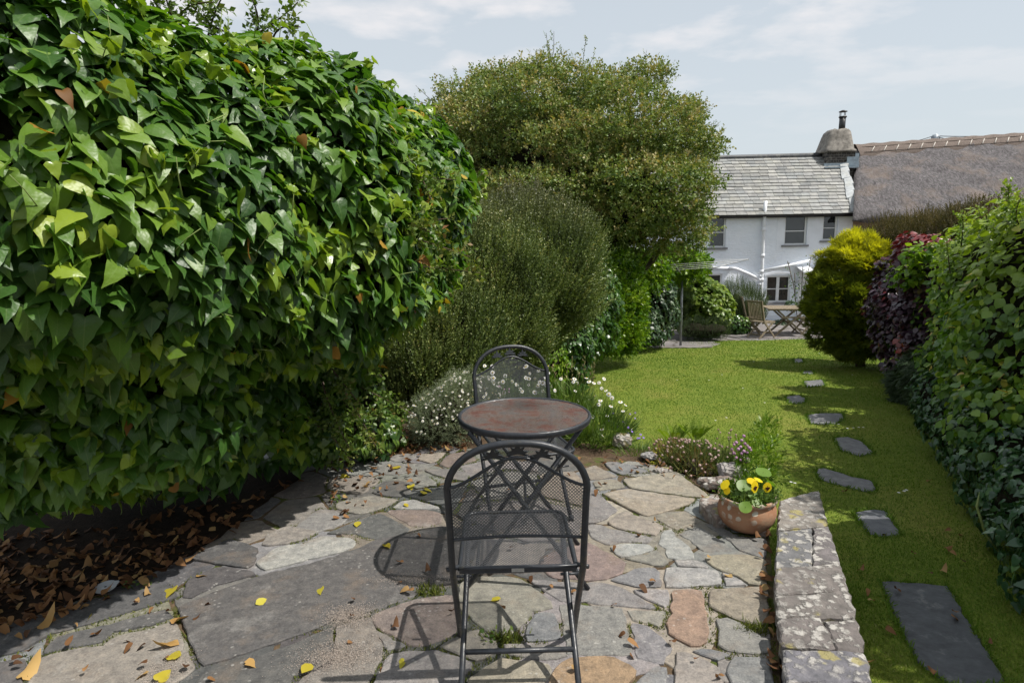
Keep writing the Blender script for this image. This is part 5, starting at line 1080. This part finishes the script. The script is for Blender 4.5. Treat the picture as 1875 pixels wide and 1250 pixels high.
M_haw_=M_haw; M_haw=M_lime; sprays('hedge_shoots','upright bright shoots sticking up from the top of the right hedge',lst,'shoots'); M_haw=M_haw_
# ---- dark ivy at the foot of the right hedge
M_divy=leafmat('dark_ivy_leaves',[(0,(0.020,0.064,0.026)),(.6,(0.044,0.112,0.042)),(1,(0.102,0.198,0.058))],.3,.55,.15)
def foot(px,py,up_,Y=None):
    g_=G(px,py); return g_
FB=[]
for px,py in [(1720,800),(1755,850),(1800,905),(1850,970),(1905,1050),(1980,1170)]:
    g_=G(px,py); FB.append((g_+np.array([.22,.1,.32]),np.array([.42,.5,.42])))
hedge('hedge_foot_ivy','dark small-leaved ivy covering the foot of the right hedge','ivy',FB,IVY,M_divy,5200,(.035,.06),None,.08,4,27,.12,zf,-.3,.12,cl=(4,.25,.4,.25),base=float(zl(5)))
g_=G(1840,1025); mb=MB(); mb.tube([g_,g_+np.array([-.12,.02,.16]),g_+np.array([-.17,.05,.33]),g_+np.array([-.155,.06,.42])],[.004,.007,.008,.001],6); tag(mb.build('plantain_stalk',simple('pale_stalk',(.25,.30,.10),.6)),'single pale green arching stalk at the edge of the dark ivy','stalk')
# ================================================================== FLOWER BED AND SMALL THINGS
def T_ball():
    V=[(0,0,1),(0,0,-1)]+[(math.cos(a)*math.sin(b),math.sin(a)*math.sin(b),math.cos(b)) for b in (PI/4,PI/2,3*PI/4) for a in np.linspace(0,2*PI,7)[:-1]]
    Fs=[]
    for j in range(6):
        k=(j+1)%6; Fs+=[(0,2+j,2+k),(2+j,8+j,8+k,2+k),(8+j,14+j,14+k,8+k),(1,14+k,14+j)]
    return np.array(V)*.5,Fs,np.zeros(len(V))
def T_daisy(np_=12):
    V=[];Fs=[]
    for i in range(np_):
        a=2*PI*i/np_; c,s=math.cos(a),math.sin(a); b=len(V); w=.13
        V+=[(.1*c,.1*s,.02),(.35*c-w*s,.35*s+w*c,.03),(.52*c,.52*s,-.02),(.35*c+w*s,.35*s-w*c,.03)]; Fs.append((b,b+1,b+2,b+3))
    return np.array(V,float),Fs,np.zeros(len(V))
def T_frond(n=13):
    V=[(-.01,0,0),(.01,0,0),(0,1,-.25)];Fs=[(0,1,2)]
    for i in range(n):
        y=.12+.86*i/n; L=.26*math.sin(PI*(.15+.85*(1-i/n)))*(.6 if i<2 else 1)
        for s in (-1,1): b=len(V); z=-.25*y*y; V+=[(0,y-.02,z),(s*L*.6,y+.035+.02,z+.01),(s*L,y+.07,z-.02),(s*L*.6,y-.01,z)]; Fs.append((b,b+1,b+2,b+3))
    return np.array(V,float),Fs,np.zeros(len(V))
def T_round():
    k=12; V=[(0,0,-.06)]+[(.5*math.cos(2*PI*i/k),.5*math.sin(2*PI*i/k)+.0,.03*math.sin(3*2*PI*i/k)) for i in range(k)]
    return np.array(V,float),[(0,1+i,1+(i+1)%k) for i in range(k)],np.zeros(k+1)
BL_=[T_blade(.03,.35),T_blade(.022,.7),T_blade(.028,.15)]
M_fol=leafmat('bed_foliage',[(0,(.05,.10,.02)),(.5,(.10,.17,.03)),(1,(.20,.27,.06))],.55,.3,.3)
M_grey=leafmat('grey_foliage',[(0,(.10,.13,.08)),(.5,(.18,.22,.13)),(1,(.30,.33,.22))],.7,.2,.2)
M_yel=leafmat('yellow_flower',[(0,(.70,.50,.01)),(1,(.85,.68,.02))],.6,.2,.25,(1,1,.6))
M_pink=leafmat('pink_thrift',[(0,(.42,.22,.36)),(1,(.62,.40,.56))],.8,.1,.2,(1,1,1))
M_dry=leafmat('dry_pink_heads',[(0,(.32,.20,.17)),(.6,(.45,.32,.29)),(1,(.58,.44,.42))],.9,.1,.1,(1,1,1))
M_stem=leafmat('stems',[(0,(.12,.16,.04)),(1,(.26,.28,.10))],.7,.2,.2)
M_vio=leafmat('violet_flower',[(0,(.28,.16,.60)),(1,(.36,.26,.7))],.7,.2,.2,(1,1,1))
YZ=np.array([0,0,1.])
def blades(parent,name,ctr,rx,ry,n_,h,m,spread=.5,tm=None,g=.7):
    a=rng.random(n_)*2*PI; q=np.sqrt(rng.random(n_)); pt=np.stack([ctr[0]+rx*q*np.cos(a),ctr[1]+ry*q*np.sin(a),np.full(n_,ctr[2])],1)
    out=np.stack([np.cos(a)*q,np.sin(a)*q,np.zeros(n_)],1)
    return scatter(name,tm or BL_,pt,YZ*g+out*spread+rng.normal(size=(n_,3))*.22,out+rng.normal(size=(n_,3))*.5,rng.uniform(h*.55,h,n_),clump(pt,6,2,.2,.5,.25),m,parent,.3)
def flowers(parent,pts,size,m,eye=None,up_=.7,daisy=True,name='flowers',tm=None):
    n_=len(pts); N=nrmz(YZ*up_+np.array([-.0,-.6,0])+rng.normal(size=(n_,3))*.35); T=nrmz(np.cross(N,rng.normal(size=(n_,3))))
    o_=scatter(name,[tm or T_daisy()],pts,T,N,size,rng.random(n_),m,parent)
    if eye: scatter('flower_centres',[T_ball()],pts+N*.003,T,N,size*.32 if np.isscalar(size) else size*.32,rng.random(n_),eye,parent)
    return o_
def stems(parent,pts,base,bend=.02):
    mb=MB()
    for p_,b_ in zip(pts,base): m_=(p_+b_)/2+rng.normal(size=3)*bend; mb.tube([b_,m_,p_],.0016,4)
    return mb.build('stems',M_stem,parent,True)
def fpts(n_,x0,x1,y0,y1,Y0,Y1): return np.array([P(random.uniform(x0,x1),random.uniform(y0,y1),random.uniform(Y0,Y1)) for _ in range(n_)])
# white snow-in-summer mound, left of the rear chair
cB=[blob(832,752,52,52,4.75,.28),blob(795,772,40,38,4.65,.22),blob(868,735,46,44,4.95,.25)]
t=hedge('snow_in_summer','silvery mound covered with small white flowers left of the rear chair','plant',cB,[T_sprig(10,.16,.13,k+90,.8) for k in range(3)],M_grey,2600,(.06,.12),None,.05,6,31,.08,-.05,-.5,.07,ori_fn=lambda p,nn:up_ori(p,nn,.7,.8,.4),base=0)
p,nn=sample(cB,330,.05,6,31,.0,.02,-.2,.035); p=p[(nn[:,2]>-.1)]; flowers(t,p,rng.uniform(.014,.024,len(p)),M_white,M_yel)
# oxeye daisies behind the table
cD=[blob(935,765,80,50,5.0,.25)]
t=hedge('daisy_clump','clump of white daisies seen through and behind the rear chair mesh','daisies',cD,BL_,M_fol,1500,(.08,.18),None,.05,6,32,.1,-.1,-.5,0,ori_fn=lambda p,nn:up_ori(p,nn,1,.4,.4),base=-.05)
pt=np.concatenate([fpts(34,880,1005,668,735,4.7,5.2),fpts(8,960,1010,700,760,4.8,5.1)]); flowers(t,pt,rng.uniform(.028,.045,len(pt)),M_white,M_yel); stems(t,pt,pt*np.array([1,1,0])+np.array([0,.03,-.05]))
pt=fpts(12,870,950,700,745,4.7,5.0); flowers(t,pt,.016,M_pink,None,name='pink_flowers')
gD=[blob(1085,792,72,38,4.75,.25),blob(1040,765,45,44,4.9,.25)]
t=hedge('daisy_clump','clump of white daisies and long grass right of the round table','daisies',gD,BL_,M_fol,2600,(.08,.17),None,.05,6,33,.1,-.15,-.5,0,ori_fn=lambda p,nn:up_ori(p,nn,1,.5,.4),base=-.1)
pt=np.concatenate([fpts(26,1010,1140,692,745,4.7,5.2),fpts(16,1060,1165,740,800,4.6,5.)]); flowers(t,pt,rng.uniform(.026,.042,len(pt)),M_white,M_yel); stems(t,pt,pt*np.array([1,1,0])+np.array([0,.03,-.12]),.03)
pt=fpts(14,1110,1165,755,790,4.6,4.9); flowers(t,pt,.014,M_vio,None,name='blue_flowers')
# tall seeding grass
g0=P(1050,770,5.3); t=empty('tall_grass',(g0[0],g0[1],-.3),'tall seeding grass stalks standing against the lawn behind the rear chair','grass'); mb=MB(); SP=[]
for (bx,by),(ex,ey) in [((1045,760),(1048,652)),((1040,760),(1038,660)),((1060,765),(1072,650)),((1075,770),(1090,655)),((1030,760),(1012,668)),((1068,770),(1086,672)),((1052,765),(1060,676)),((1090,775),(1082,668)),((1046,768),(1030,690))]:
    a=P(bx,by+40,5.3); b=P(ex,ey,5.25); m_=(a+b)/2+np.array([.01*random.uniform(-1,1),0,.05]); pts=[a,(a+m_)/2,m_,(m_+b)/2,b]; mb.tube(pts,[.002,.002,.0016,.0013,.001],4)
    for k in range(12): SP.append(m_+(b-m_)*(.35+.65*k/12)+rng.normal(size=3)*.004)
mb.build('stems',M_stem,t,True); SP=np.array(SP); M_seed=leafmat('seed_heads',[(0,(.30,.25,.12)),(1,(.45,.38,.2))],.8,.1,.3,(1,1,1)); scatter('seed_heads',[T_tiny(.2)],SP,YZ+rng.normal(size=SP.shape)*.5,rng.normal(size=SP.shape),.030,rng.random(len(SP)),M_seed,t)
blades(t,'blades',(g0[0],g0[1],-.2),.18,.12,260,.28,M_fol,.3)
# ferns
for k,(px,py,lab) in enumerate([(1232,812,'bright green fern, left one of the pair at the lawn edge'),(1272,806,'bright green fern, right one of the pair at the lawn edge')]):
    q=P(px,py,4.65); t=empty('fern',q,lab,'fern','ferns'); n_=20; a=rng.random(n_)*2*PI; o3=np.stack([np.cos(a),np.sin(a),np.zeros(n_)],1)
    scatter('fronds',[T_frond(),T_frond(11)],q+o3*.02,YZ*1.1+o3*.6,-o3+YZ*.8,rng.uniform(.10,.19,n_),.5+.5*rng.random(n_),M_bri,t)
# thrift cushion
TB=[blob(1268,852,55,34,4.15,.24),blob(1310,858,38,30,4.1,.2),blob(1235,842,34,22,4.25,.2)]
M_thf=leafmat('thrift_blades',[(0,(.06,.10,.025)),(.5,(.13,.17,.05)),(.75,(.22,.16,.07)),(1,(.28,.12,.06))],.7,.2,.2)
t=hedge('sea_thrift','low cushion of wiry sea thrift with faded pink heads at the patio edge','plant',TB,BL_,M_thf,3800,(.05,.11),None,.04,8,34,.08,-.12,-.6,.05,cl=(7,.3,.5,.2),ori_fn=lambda p,nn:up_ori(p,nn,.6,.8,.6),base=-.05)
p,nn=sample(TB,120,.03,8,34,0,-.04,-.2,.05); flowers(t,p,rng.uniform(.014,.022,len(p)),M_dry,None,tm=T_ball(),name='flower_heads'); stems(t,p[:70],p[:70]*np.array([1,1,0])*.5+p[:70]*.5*np.array([1,1,1])+np.array([0,.04,-.03]),.01)
q=P(1360,850,3.85); t=empty('pink_thrift',(q[0],q[1],-.1),'upright stems with fresh lilac-pink flower heads behind the pot','flowers')
pt=np.array([P(a,b,Y_) for a,b,Y_ in [(1362,798,3.8),(1358,806,3.85),(1364,812,3.8),(1348,810,3.85),(1344,814,3.8),(1356,818,3.8),(1368,816,3.85),(1372,820,3.8),(1352,822,3.8),(1362,826,3.8),(1368,828,3.8),(1374,824,3.85),(1358,830,3.8),(1370,840,3.8),(1344,830,3.85),(1340,822,3.85),(1368,845,3.8),(1348,838,3.8),(1356,842,3.8)]])
flowers(t,pt,rng.uniform(.018,.026,len(pt)),M_pink,None,tm=T_ball(),name='flower_heads'); stems(t,pt,np.tile((q[0],q[1]+.03,-.08),(len(pt),1))+rng.normal(size=pt.shape)*.02,.02)
pt=fpts(36,1285,1350,786,860,3.95,4.4); t2=empty('faded_thrift',(pt[0][0],pt[0][1],-.1),'thin stems with small faded heads above the thrift cushion','flowers'); flowers(t2,pt,.014,M_dry,None,tm=T_ball(),name='flower_heads'); stems(t2,pt,pt*np.array([1,1,0])+np.array([.02,.0,-.1]),.02)
# yellow stonecrop
q=[blob(1212,832,18,14,4.3,.08),blob(1200,846,14,8,4.25,.06)]; M_sed=leafmat('stonecrop',[(0,(.20,.22,.02)),(1,(.50,.44,.03))],.6,.3,.2)
t=hedge('yellow_stonecrop','small yellow stonecrop cushion beside the thrift','plant',q,[T_tiny(.4)],M_sed,700,(.012,.022),None,.01,9,35,.01,-.05,-.5,.02,base=0)
# leafy plant behind the pot
q=[blob(1385,850,32,48,3.95,.16),blob(1405,800,18,30,4.2,.12),blob(1365,880,26,26,3.8,.12)]
t=hedge('leafy_plant','light green feathery plant filling the gap behind the pot','plant',q,[T_frond(9),T_sprig(7,.34,.2,97,.9)],M_bri,520,(.05,.10),None,.03,6,36,.06,None,-.6,0,ori_fn=lambda p,nn:up_ori(p,nn,.9,.7,.5),base=-.2)
blades_t=empty('edge_greenery',P(1175,815,4.6),'mixed low greenery with violet flowers at the bed edge left of the ferns','plant')
blades(blades_t,'foliage',P(1172,825,4.45)-np.array([0,0,.04]),.16,.14,420,.12,M_fol,.7); pt=fpts(7,1150,1185,778,806,4.4,4.7); flowers(blades_t,pt,.018,M_vio,None)
# edging stones
def rock(px,py,z0,sx,sy,sz,lab,col,sd):
    c=Z(px,py,z0); mb=MB(); mb.col=col; nu,nv=16,9; vs=[];fs=[]
    for i in range(nv+1):
        for j in range(nu):
            a,b=2*PI*j/nu,PI*i/nv; d=np.array([math.sin(b)*math.cos(a),math.sin(b)*math.sin(a),math.cos(b)]); d=np.sign(d)*np.abs(d)**.7
            q=d*(1+.12*math.sin(a*3+sd+b*2)+.07*math.sin(a*7-sd*2+b*5)); vs.append(c+q*np.array([sx,sy,sz]))
    for i in range(nv):
        for j in range(nu): fs.append((i*nu+j,(i+1)*nu+j,(i+1)*nu+(j+1)%nu,i*nu+(j+1)%nu))
    mb.add(vs,fs); o_=mb.build('edging_stone',M_lich); tag(o_,lab,'stone','rough stones edging the flower bed')
rock(1138,806,.02,.075,.06,.05,'pale rough edging stone at the foot of the daisies',(.27,.24,.20),1); rock(1190,834,.01,.06,.05,.02,'flat grey edging stone left of the yellow stonecrop',(.22,.22,.22),2)
rock(1215,862,.0,.06,.035,.02,'small whitish edging stone under the yellow stonecrop',(.34,.32,.29),3); rock(1312,884,.02,.12,.05,.035,'long brown edging stone under the thrift cushion',(.17,.14,.12),4)
rock(1335,862,.06,.07,.06,.05,'whitish lichen-covered edging stone between thrift and pot',(.34,.32,.31),5)
# ---- terracotta bowl with pansies
pc=Z(1366,964,0); t=empty('terracotta_bowl',pc,'round terracotta bowl with pale lichen spots, planted with pansies','plant pot')
m,nt,o=mat('lichened_terracotta'); n=NT(nt); v=n.obj()
c=n.ramp(n.noise(10,6,.65,v),[(.3,(.26,.125,.07)),(.7,(.40,.22,.13))]); c=n.mix(n.math('MULTIPLY',n.ramp(n.noise(5,6,.7,v),[(.5,(0,0,0)),(.62,(1,1,1))]),.6),c,(.24,.18,.12))
sz_=n.n('SeparateXYZ'); n.l(v,sz_.inputs[0]); upm=n.ramp(sz_.outputs[2],[(.06,(0,0,0)),(.12,(1,1,1))])
vo=n.n('TexVoronoi'); vo.inputs['Scale'].default_value=24; n.l(n.mix(.02,v,n.noise(30,3,vec=v,out=1)),vo.inputs[0])
c=n.mix(n.math('MULTIPLY',n.ramp(vo.outputs[0],[(.36,(1,1,1)),(.42,(0,0,0))]),n.math('MULTIPLY',upm,n.ramp(n.noise(7,3,vec=v),[(.4,(0,0,0)),(.48,(1,1,1))]))),c,(.50,.47,.40))
rm=n.ramp(sz_.outputs[2],[(.158,(0,0,0)),(.168,(1,1,1))]); c=n.mix(n.math('MULTIPLY',rm,n.ramp(n.noise(18,4,.7,v),[(.4,(0,0,0)),(.55,(.85,.85,.85))])),c,(.33,.31,.25))
p=n.pbsdf(c,.85,.25,0,n.bump(n.noise(50,5,vec=v),.4,.006)); n.l(p.outputs[0],o.inputs[0])
mb=MB(); mb.lathe([(0,.0),(.085,.0),(.10,.008),(.125,.03),(.143,.06),(.149,.09),(.147,.118),(.138,.142),(.134,.152),(.142,.158),(.150,.166),(.151,.180),(.146,.186),(.135,.183),(.130,.165),(.12,.13)],n=48,wob=.008); mb.build('bowl',m,t)
mb=MB(); mb.lathe([(0,.158),(.06,.160),(.128,.152)],n=24); mb.build('soil',M_earth,t)
pl=empty('pansy_plant',(pc[0],pc[1],.15),'yellow pansies with dark faces and round leaves growing in the terracotta bowl','flowers')
Rl=[(-.075,-.05,.30,.055),(.02,.00,.36,.0),(-.02,-.10,.20,.05),(.03,-.09,.21,.045),(.085,.02,.29,.05),(-.10,-.02,.25,.03),(.05,-.04,.26,.05),(.11,-.01,.27,.045)]
lp=np.array([P(a,b,Y_) for a,b,Y_ in [(1362,889,3.10),(1398,864,3.2),(1365,928,2.98),(1386,920,3.02),(1412,884,3.15),(1378,905,3.05),(1400,905,3.1),(1345,905,3.1)]]); ls=np.array([.078,.085,.066,.055,.075,.05,.05,.045])
NN=nrmz(np.array([[0,-.6,.8],[.1,-.3,1],[-.2,-.6,.7],[.1,-.6,.7],[.8,.2,.8],[0,-.5,.9],[.4,-.4,.8],[-.5,-.3,.9]])); scatter('leaves',[T_round()],lp,nrmz(np.cross(NN,[1,0,.2])),NN,ls,np.array([.55,.7,.6,.6,.5,.5,.4,.4]),leafmat('nasturtium_leaf',[(0,(.08,.16,.02)),(1,(.19,.32,.04))],.45,.4,.35),pl)
stems(pl,lp,np.tile((pc[0],pc[1],.155),(len(lp),1))+rng.normal(size=lp.shape)*.02,.01)
blades(pl,'small_foliage',(pc[0],pc[1],.155),.115,.11,520,.085,M_fol,.6,[T_sprig(6,.3,.25,k+120,.9) for k in range(3)],.8)
def T_pansy():
    V=[];Fs=[]
    for a,L,w in ((90,.42,.26),(30,.40,.25),(150,.40,.25),(-35,.44,.27),(215,.44,.27),(270,.5,.3)):
        c,s_=math.cos(R(a)),math.sin(R(a)); b=len(V); V+=[(0,0,.0),(L*.55*c-w*s_,L*.55*s_+w*c,.03),(L*c-w*.5*s_,L*s_+w*.5*c,.0),(L*c+w*.5*s_,L*s_-w*.5*c,0.),(L*.55*c+w*s_,L*.55*s_-w*c,.03)]; Fs.append((b,b+1,b+2,b+3,b+4))
    return np.array(V,float),Fs,np.zeros(len(V))
def T_face():
    V=[];Fs=[]
    for a,L,w in ((-35,.27,.10),(215,.27,.10),(270,.34,.13),(90,.10,.06)):
        c,s_=math.cos(R(a)),math.sin(R(a)); b=len(V); V+=[(0,0,.05),(L*.7*c-w*s_,L*.7*s_+w*c,.065),(L*c,L*s_,.05),(L*.7*c+w*s_,L*.7*s_-w*c,.065)]; Fs.append((b,b+1,b+2,b+3))
    return np.array(V,float),Fs,np.zeros(len(V))
pp_=np.array([P(a,b,Y_) for a,b,Y_ in [(1328,886,3.1),(1331,897,3.08),(1382,890,3.06),(1376,880,3.12),(1405,891,3.08),(1388,878,3.15)]]); pn=nrmz(np.array([[-.6,-.3,.6],[-.5,-.5,.3],[.5,-.8,.1],[0,-.3,.9],[.1,-1,.1],[.3,-.2,.9]])); ps=np.array([.062,.045,.068,.06,.058,.05]); pT=nrmz(YZ-pn*pn[:,2:3])
[scatter('flower',[T_pansy()],pp_[q_:q_+1],pT[q_:q_+1],pn[q_:q_+1],ps[q_:q_+1],rng.random(1),M_yel,pl) for q_ in range(6)]; M_face=leafmat('dark_pansy_face',[(0,(.035,.008,.006)),(1,(.05,.012,.008))],.7,.2,.1); k=[2,4]; scatter('dark_faces',[T_face()],pp_[k],pT[k],pn[k],ps[k],rng.random(2),M_face,pl)
stems(pl,pp_,np.tile((pc[0],pc[1],.155),(6,1)),.01)
# ---- fallen leaves
M_litter=leafmat('dry_leaves',[(0,(.06,.03,.015)),(.45,(.17,.08,.035)),(.8,(.32,.17,.07)),(1,(.42,.29,.12))],.75,.25,.2,(1.3,1.1,.8))
DRY=[T_fold([(.10,-.05),(.36,.12),(.38,.45),(.2,.8),(.01,1.)],[0,.12,.45,.8,1.],.8,.5),T_fold([(.12,-.08),(.42,.1),(.30,.45),(.22,.75),(.01,1.)],[0,.1,.4,.75,1.],-.6,-.6),T_fold([(.1,-.05),(.3,.15),(.34,.45),(.2,.8),(.01,1.)],[0,.15,.45,.8,1.],.2,.9)]
def litter(name,pts,size,lab,m=None,h=.01):
    n_=len(pts); N=YZ+rng.normal(size=(n_,3))*.30; T=rng.normal(size=(n_,3))*np.array([1,1,.12]); pts=pts+np.array([0,0,1])*(h+rng.random(n_)[:,None]*.02)
    o_=scatter(name,DRY,pts,T,N,rng.uniform(size[0],size[1],n_),rng.random(n_),m or M_litter); tag(o_,lab,'leaves',kind='stuff')
def pxpoly(poly,n_,z=0):
    out=[];xs_=[a for a,b in poly];ys_=[b for a,b in poly]
    while len(out)<n_:
        a,b=random.uniform(min(xs_),max(xs_)),random.uniform(min(ys_),max(ys_))
        if inpoly(poly,a,b): out.append(Z(a,b,z))
    return np.array(out)
hp=[(0,985),(200,970),(400,915),(560,880),(480,915),(440,960),(370,1015),(280,1060),(180,1105),(90,1140),(0,1160),(-120,1190),(-120,985)]
q=[Z(a,b,.004) for a,b in [(-200,860),(540,850),(550,872),(500,905),(430,960),(370,1000),(280,1045),(170,1085),(60,1130),(-60,1160),(-200,1200)]]
mb=MB(); mb.slab(q,-.02,.006,.004,.06,.012,5); tag(mb.build('soil_under_hedge',simple('shaded_leaf_mould',(.018,.012,.008),.95,.1,0,.5,20,.8,60)),kind='structure')  # dark earth sheet; the hedge's shade is put into its near-black colour
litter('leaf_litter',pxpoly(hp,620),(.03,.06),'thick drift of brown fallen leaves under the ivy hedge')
litter('patio_edge_leaves',np.concatenate([pxpoly([(600,800),(840,785),(860,825),(790,832),(640,850),(590,860)],330),pxpoly([(700,770),(820,770),(840,800),(700,810)],120,.06),pxpoly([(600,850),(800,835),(760,900),(600,960)],50)]),(.025,.05),'orange-brown dry leaves along the far left patio edge')
wj=np.array([Z(1405+random.uniform(-22,10)+ (b-960)*.07,b,0) for b in [random.uniform(975,1250) for _ in range(34)]]); litter('wall_joint_leaves',wj,(.025,.045),'dry leaves gathered along the foot of the low wall')
litter('scattered_leaves',np.concatenate([pxpoly([(20,1120),(400,1060),(420,1250),(20,1250)],26),pxpoly([(600,850),(1400,860),(1400,1240),(640,1240)],52),pxpoly([(1060,830),(1290,860),(1280,885),(1060,850)],26)]),(.02,.042),'small orange leaves scattered over the paving')
lawnl=np.array([G(random.uniform(1520,1860),random.uniform(860,1250)) for _ in range(24)]); litter('lawn_leaves',lawnl,(.03,.05),'few dry leaves lying on the shaded grass',None,.02)
M_yl=leafmat('yellow_fallen_leaf',[(0,(.42,.33,.03)),(1,(.56,.50,.06))],.5,.35,.25,(1,1,.6)); M_tanl=leafmat('tan_fallen_leaf',[(0,(.42,.24,.08)),(1,(.55,.36,.13))],.6,.3,.2,(1,1,.8))
yl=[((468,1107),.05,0,'small yellow leaf in the middle of the large dark slab'),((587,1078),.045,0,'yellow leaf just above the spilled sand'),((656,955),.055,0,'bright yellow leaf on the dark stone left of the table shadow'),((706,997),.05,0,'pale yellow leaf lying in the round shadow of the table'),((775,905),.065,0,'largest yellow leaf left of the front chair back'),((778,895),.05,0,'yellow leaf resting against the largest one'),((741,922),.04,0,'yellow leaf in the shadow of the rear chair'),((752,889),.06,0,'thin-stalked yellow leaf on the grey paving'),((735,855),.075,0,'long yellow leaf near the far patio edge'),
((739,1213),.06,0,'yellow leaf left of the front chair leg shadow'),((917,1097),.055,0,'yellow-green leaf between the front chair legs'),((450,1215),.095,1,'large tan leaf with a long stalk on the lower left slab'),((570,1216),.06,0,'yellow leaf with a brown tip beside the pale sand'),((315,1078),.08,0,'yellow and green mottled leaf at the edge of the hedge shadow'),((362,1056),.075,1,'dull yellow lobed leaf in the hedge shadow'),((318,1142),.07,1,'folded tan leaf left of the dark slab corner'),((320,1172),.08,1,'upturned golden brown leaf by the corner of the dark slab'),((316,1207),.06,0,'pale yellow leaf on the lower left paving'),((160,1137),.06,0,'slim pale yellow leaf in the leaf drift'),((68,1148),.09,1,'broad tan leaf near the left edge'),((270,1232),.07,1,'orange leaf at the bottom left of the patio'),((290,1246),.06,0,'yellow leaf at the bottom edge left of centre'),((40,1240),.085,1,'pale orange leaf in the bottom left corner'),((625,872),.055,0,'yellow leaf on the paving below the ivy end'),((655,822),.05,0,'yellow leaf among dry ones at the patio edge')]
for i,((px,py),sz,kd,lab) in enumerate(yl):
    c=Z(px,py,.006); d=rng.normal(size=(1,3))*np.array([1,1,.1]); o_=scatter('fallen_leaf',[DRY[i%3] if kd else T_ivy(.25,.1,.02) if i%2 else T_oval(.38,.3,.15)],c[None,:]+[[0,0,.004]],d,YZ[None,:]+rng.normal(size=(1,3))*.3,sz,np.array([random.random()]),M_tanl if kd else M_yl); tag(o_,lab,'leaf','fallen yellow and tan leaves on the patio')
# ---- spilled sand
gr=[]
for (px,py),sx_,sy_,k in (((640,1128),.055,.045,7000),((620,1200),.075,.05,9000),((760,1060),.10,.03,2000),((300,1225),.05,.06,2500)):
    c=Z(px,py,.004); a=rng.normal(size=(k,2))*np.array([sx_,sy_]); gr.append(np.stack([c[0]+a[:,0],c[1]+a[:,1],np.full(k,.0035)+rng.random(k)*.003],1))
gr=np.concatenate(gr); M_sand=leafmat('sand_grains',[(0,(.30,.25,.21)),(1,(.46,.40,.35))],.9,.1,0); tag(scatter('spilled_sand',[T_tiny(.5)],gr,rng.normal(size=gr.shape),rng.normal(size=gr.shape)+YZ,rng.uniform(.0016,.0036,len(gr)),rng.random(len(gr)),M_sand),'pinkish sand spilled over the paving joints','sand',kind='stuff')
# ---- pale disc in the leaves
c=Z(193,1073,.02); mb=MB(); k=28; ri,ro=.006,.046; vs=[]
for rr,zz__ in ((ri,.0),(ro,.0),(ro,-.003),(ri,-.003)):
    for j in range(k): a=2*PI*j/k; q=rr*(1.22 if (rr==ro and j in (3,4)) else 1); vs.append((q*math.cos(a),q*math.sin(a),zz__+.10*q*math.sin(a)))
mb.add(vs,[(r_*k+j,r_*k+(j+1)%k,((r_+1)%4)*k+(j+1)%k,((r_+1)%4)*k+j) for r_ in range(4) for j in range(k)]); o_=mb.build('broken_disc',simple('pale_grey_slate',(.36,.38,.40),.5,.4)); o_.location=tuple(c); tag(o_,'pale grey chipped disc with a small hole lying in the dry leaves','disc')
# small weeds along the joints
for i,(px,py,lab) in enumerate([(620,915,'small leafy weed on the paving below the ivy end'),(905,1168,'small weed with yellow-green leaves by the front chair foot'),(255,1072,'tiny round-leaved weed right of the pale disc')]):
    q=Z(px,py,0); n_=26; pt=q+rng.normal(size=(n_,3))*np.array([.03,.025,.0])+np.array([0,0,.01])*rng.random(n_)[:,None]*2; tag(scatter('weed',OVAL,pt,rng.normal(size=(n_,3))+YZ*.7,YZ+rng.normal(size=(n_,3))*.4,rng.uniform(.012,.026,n_),rng.random(n_),M_fol),lab,'weed')
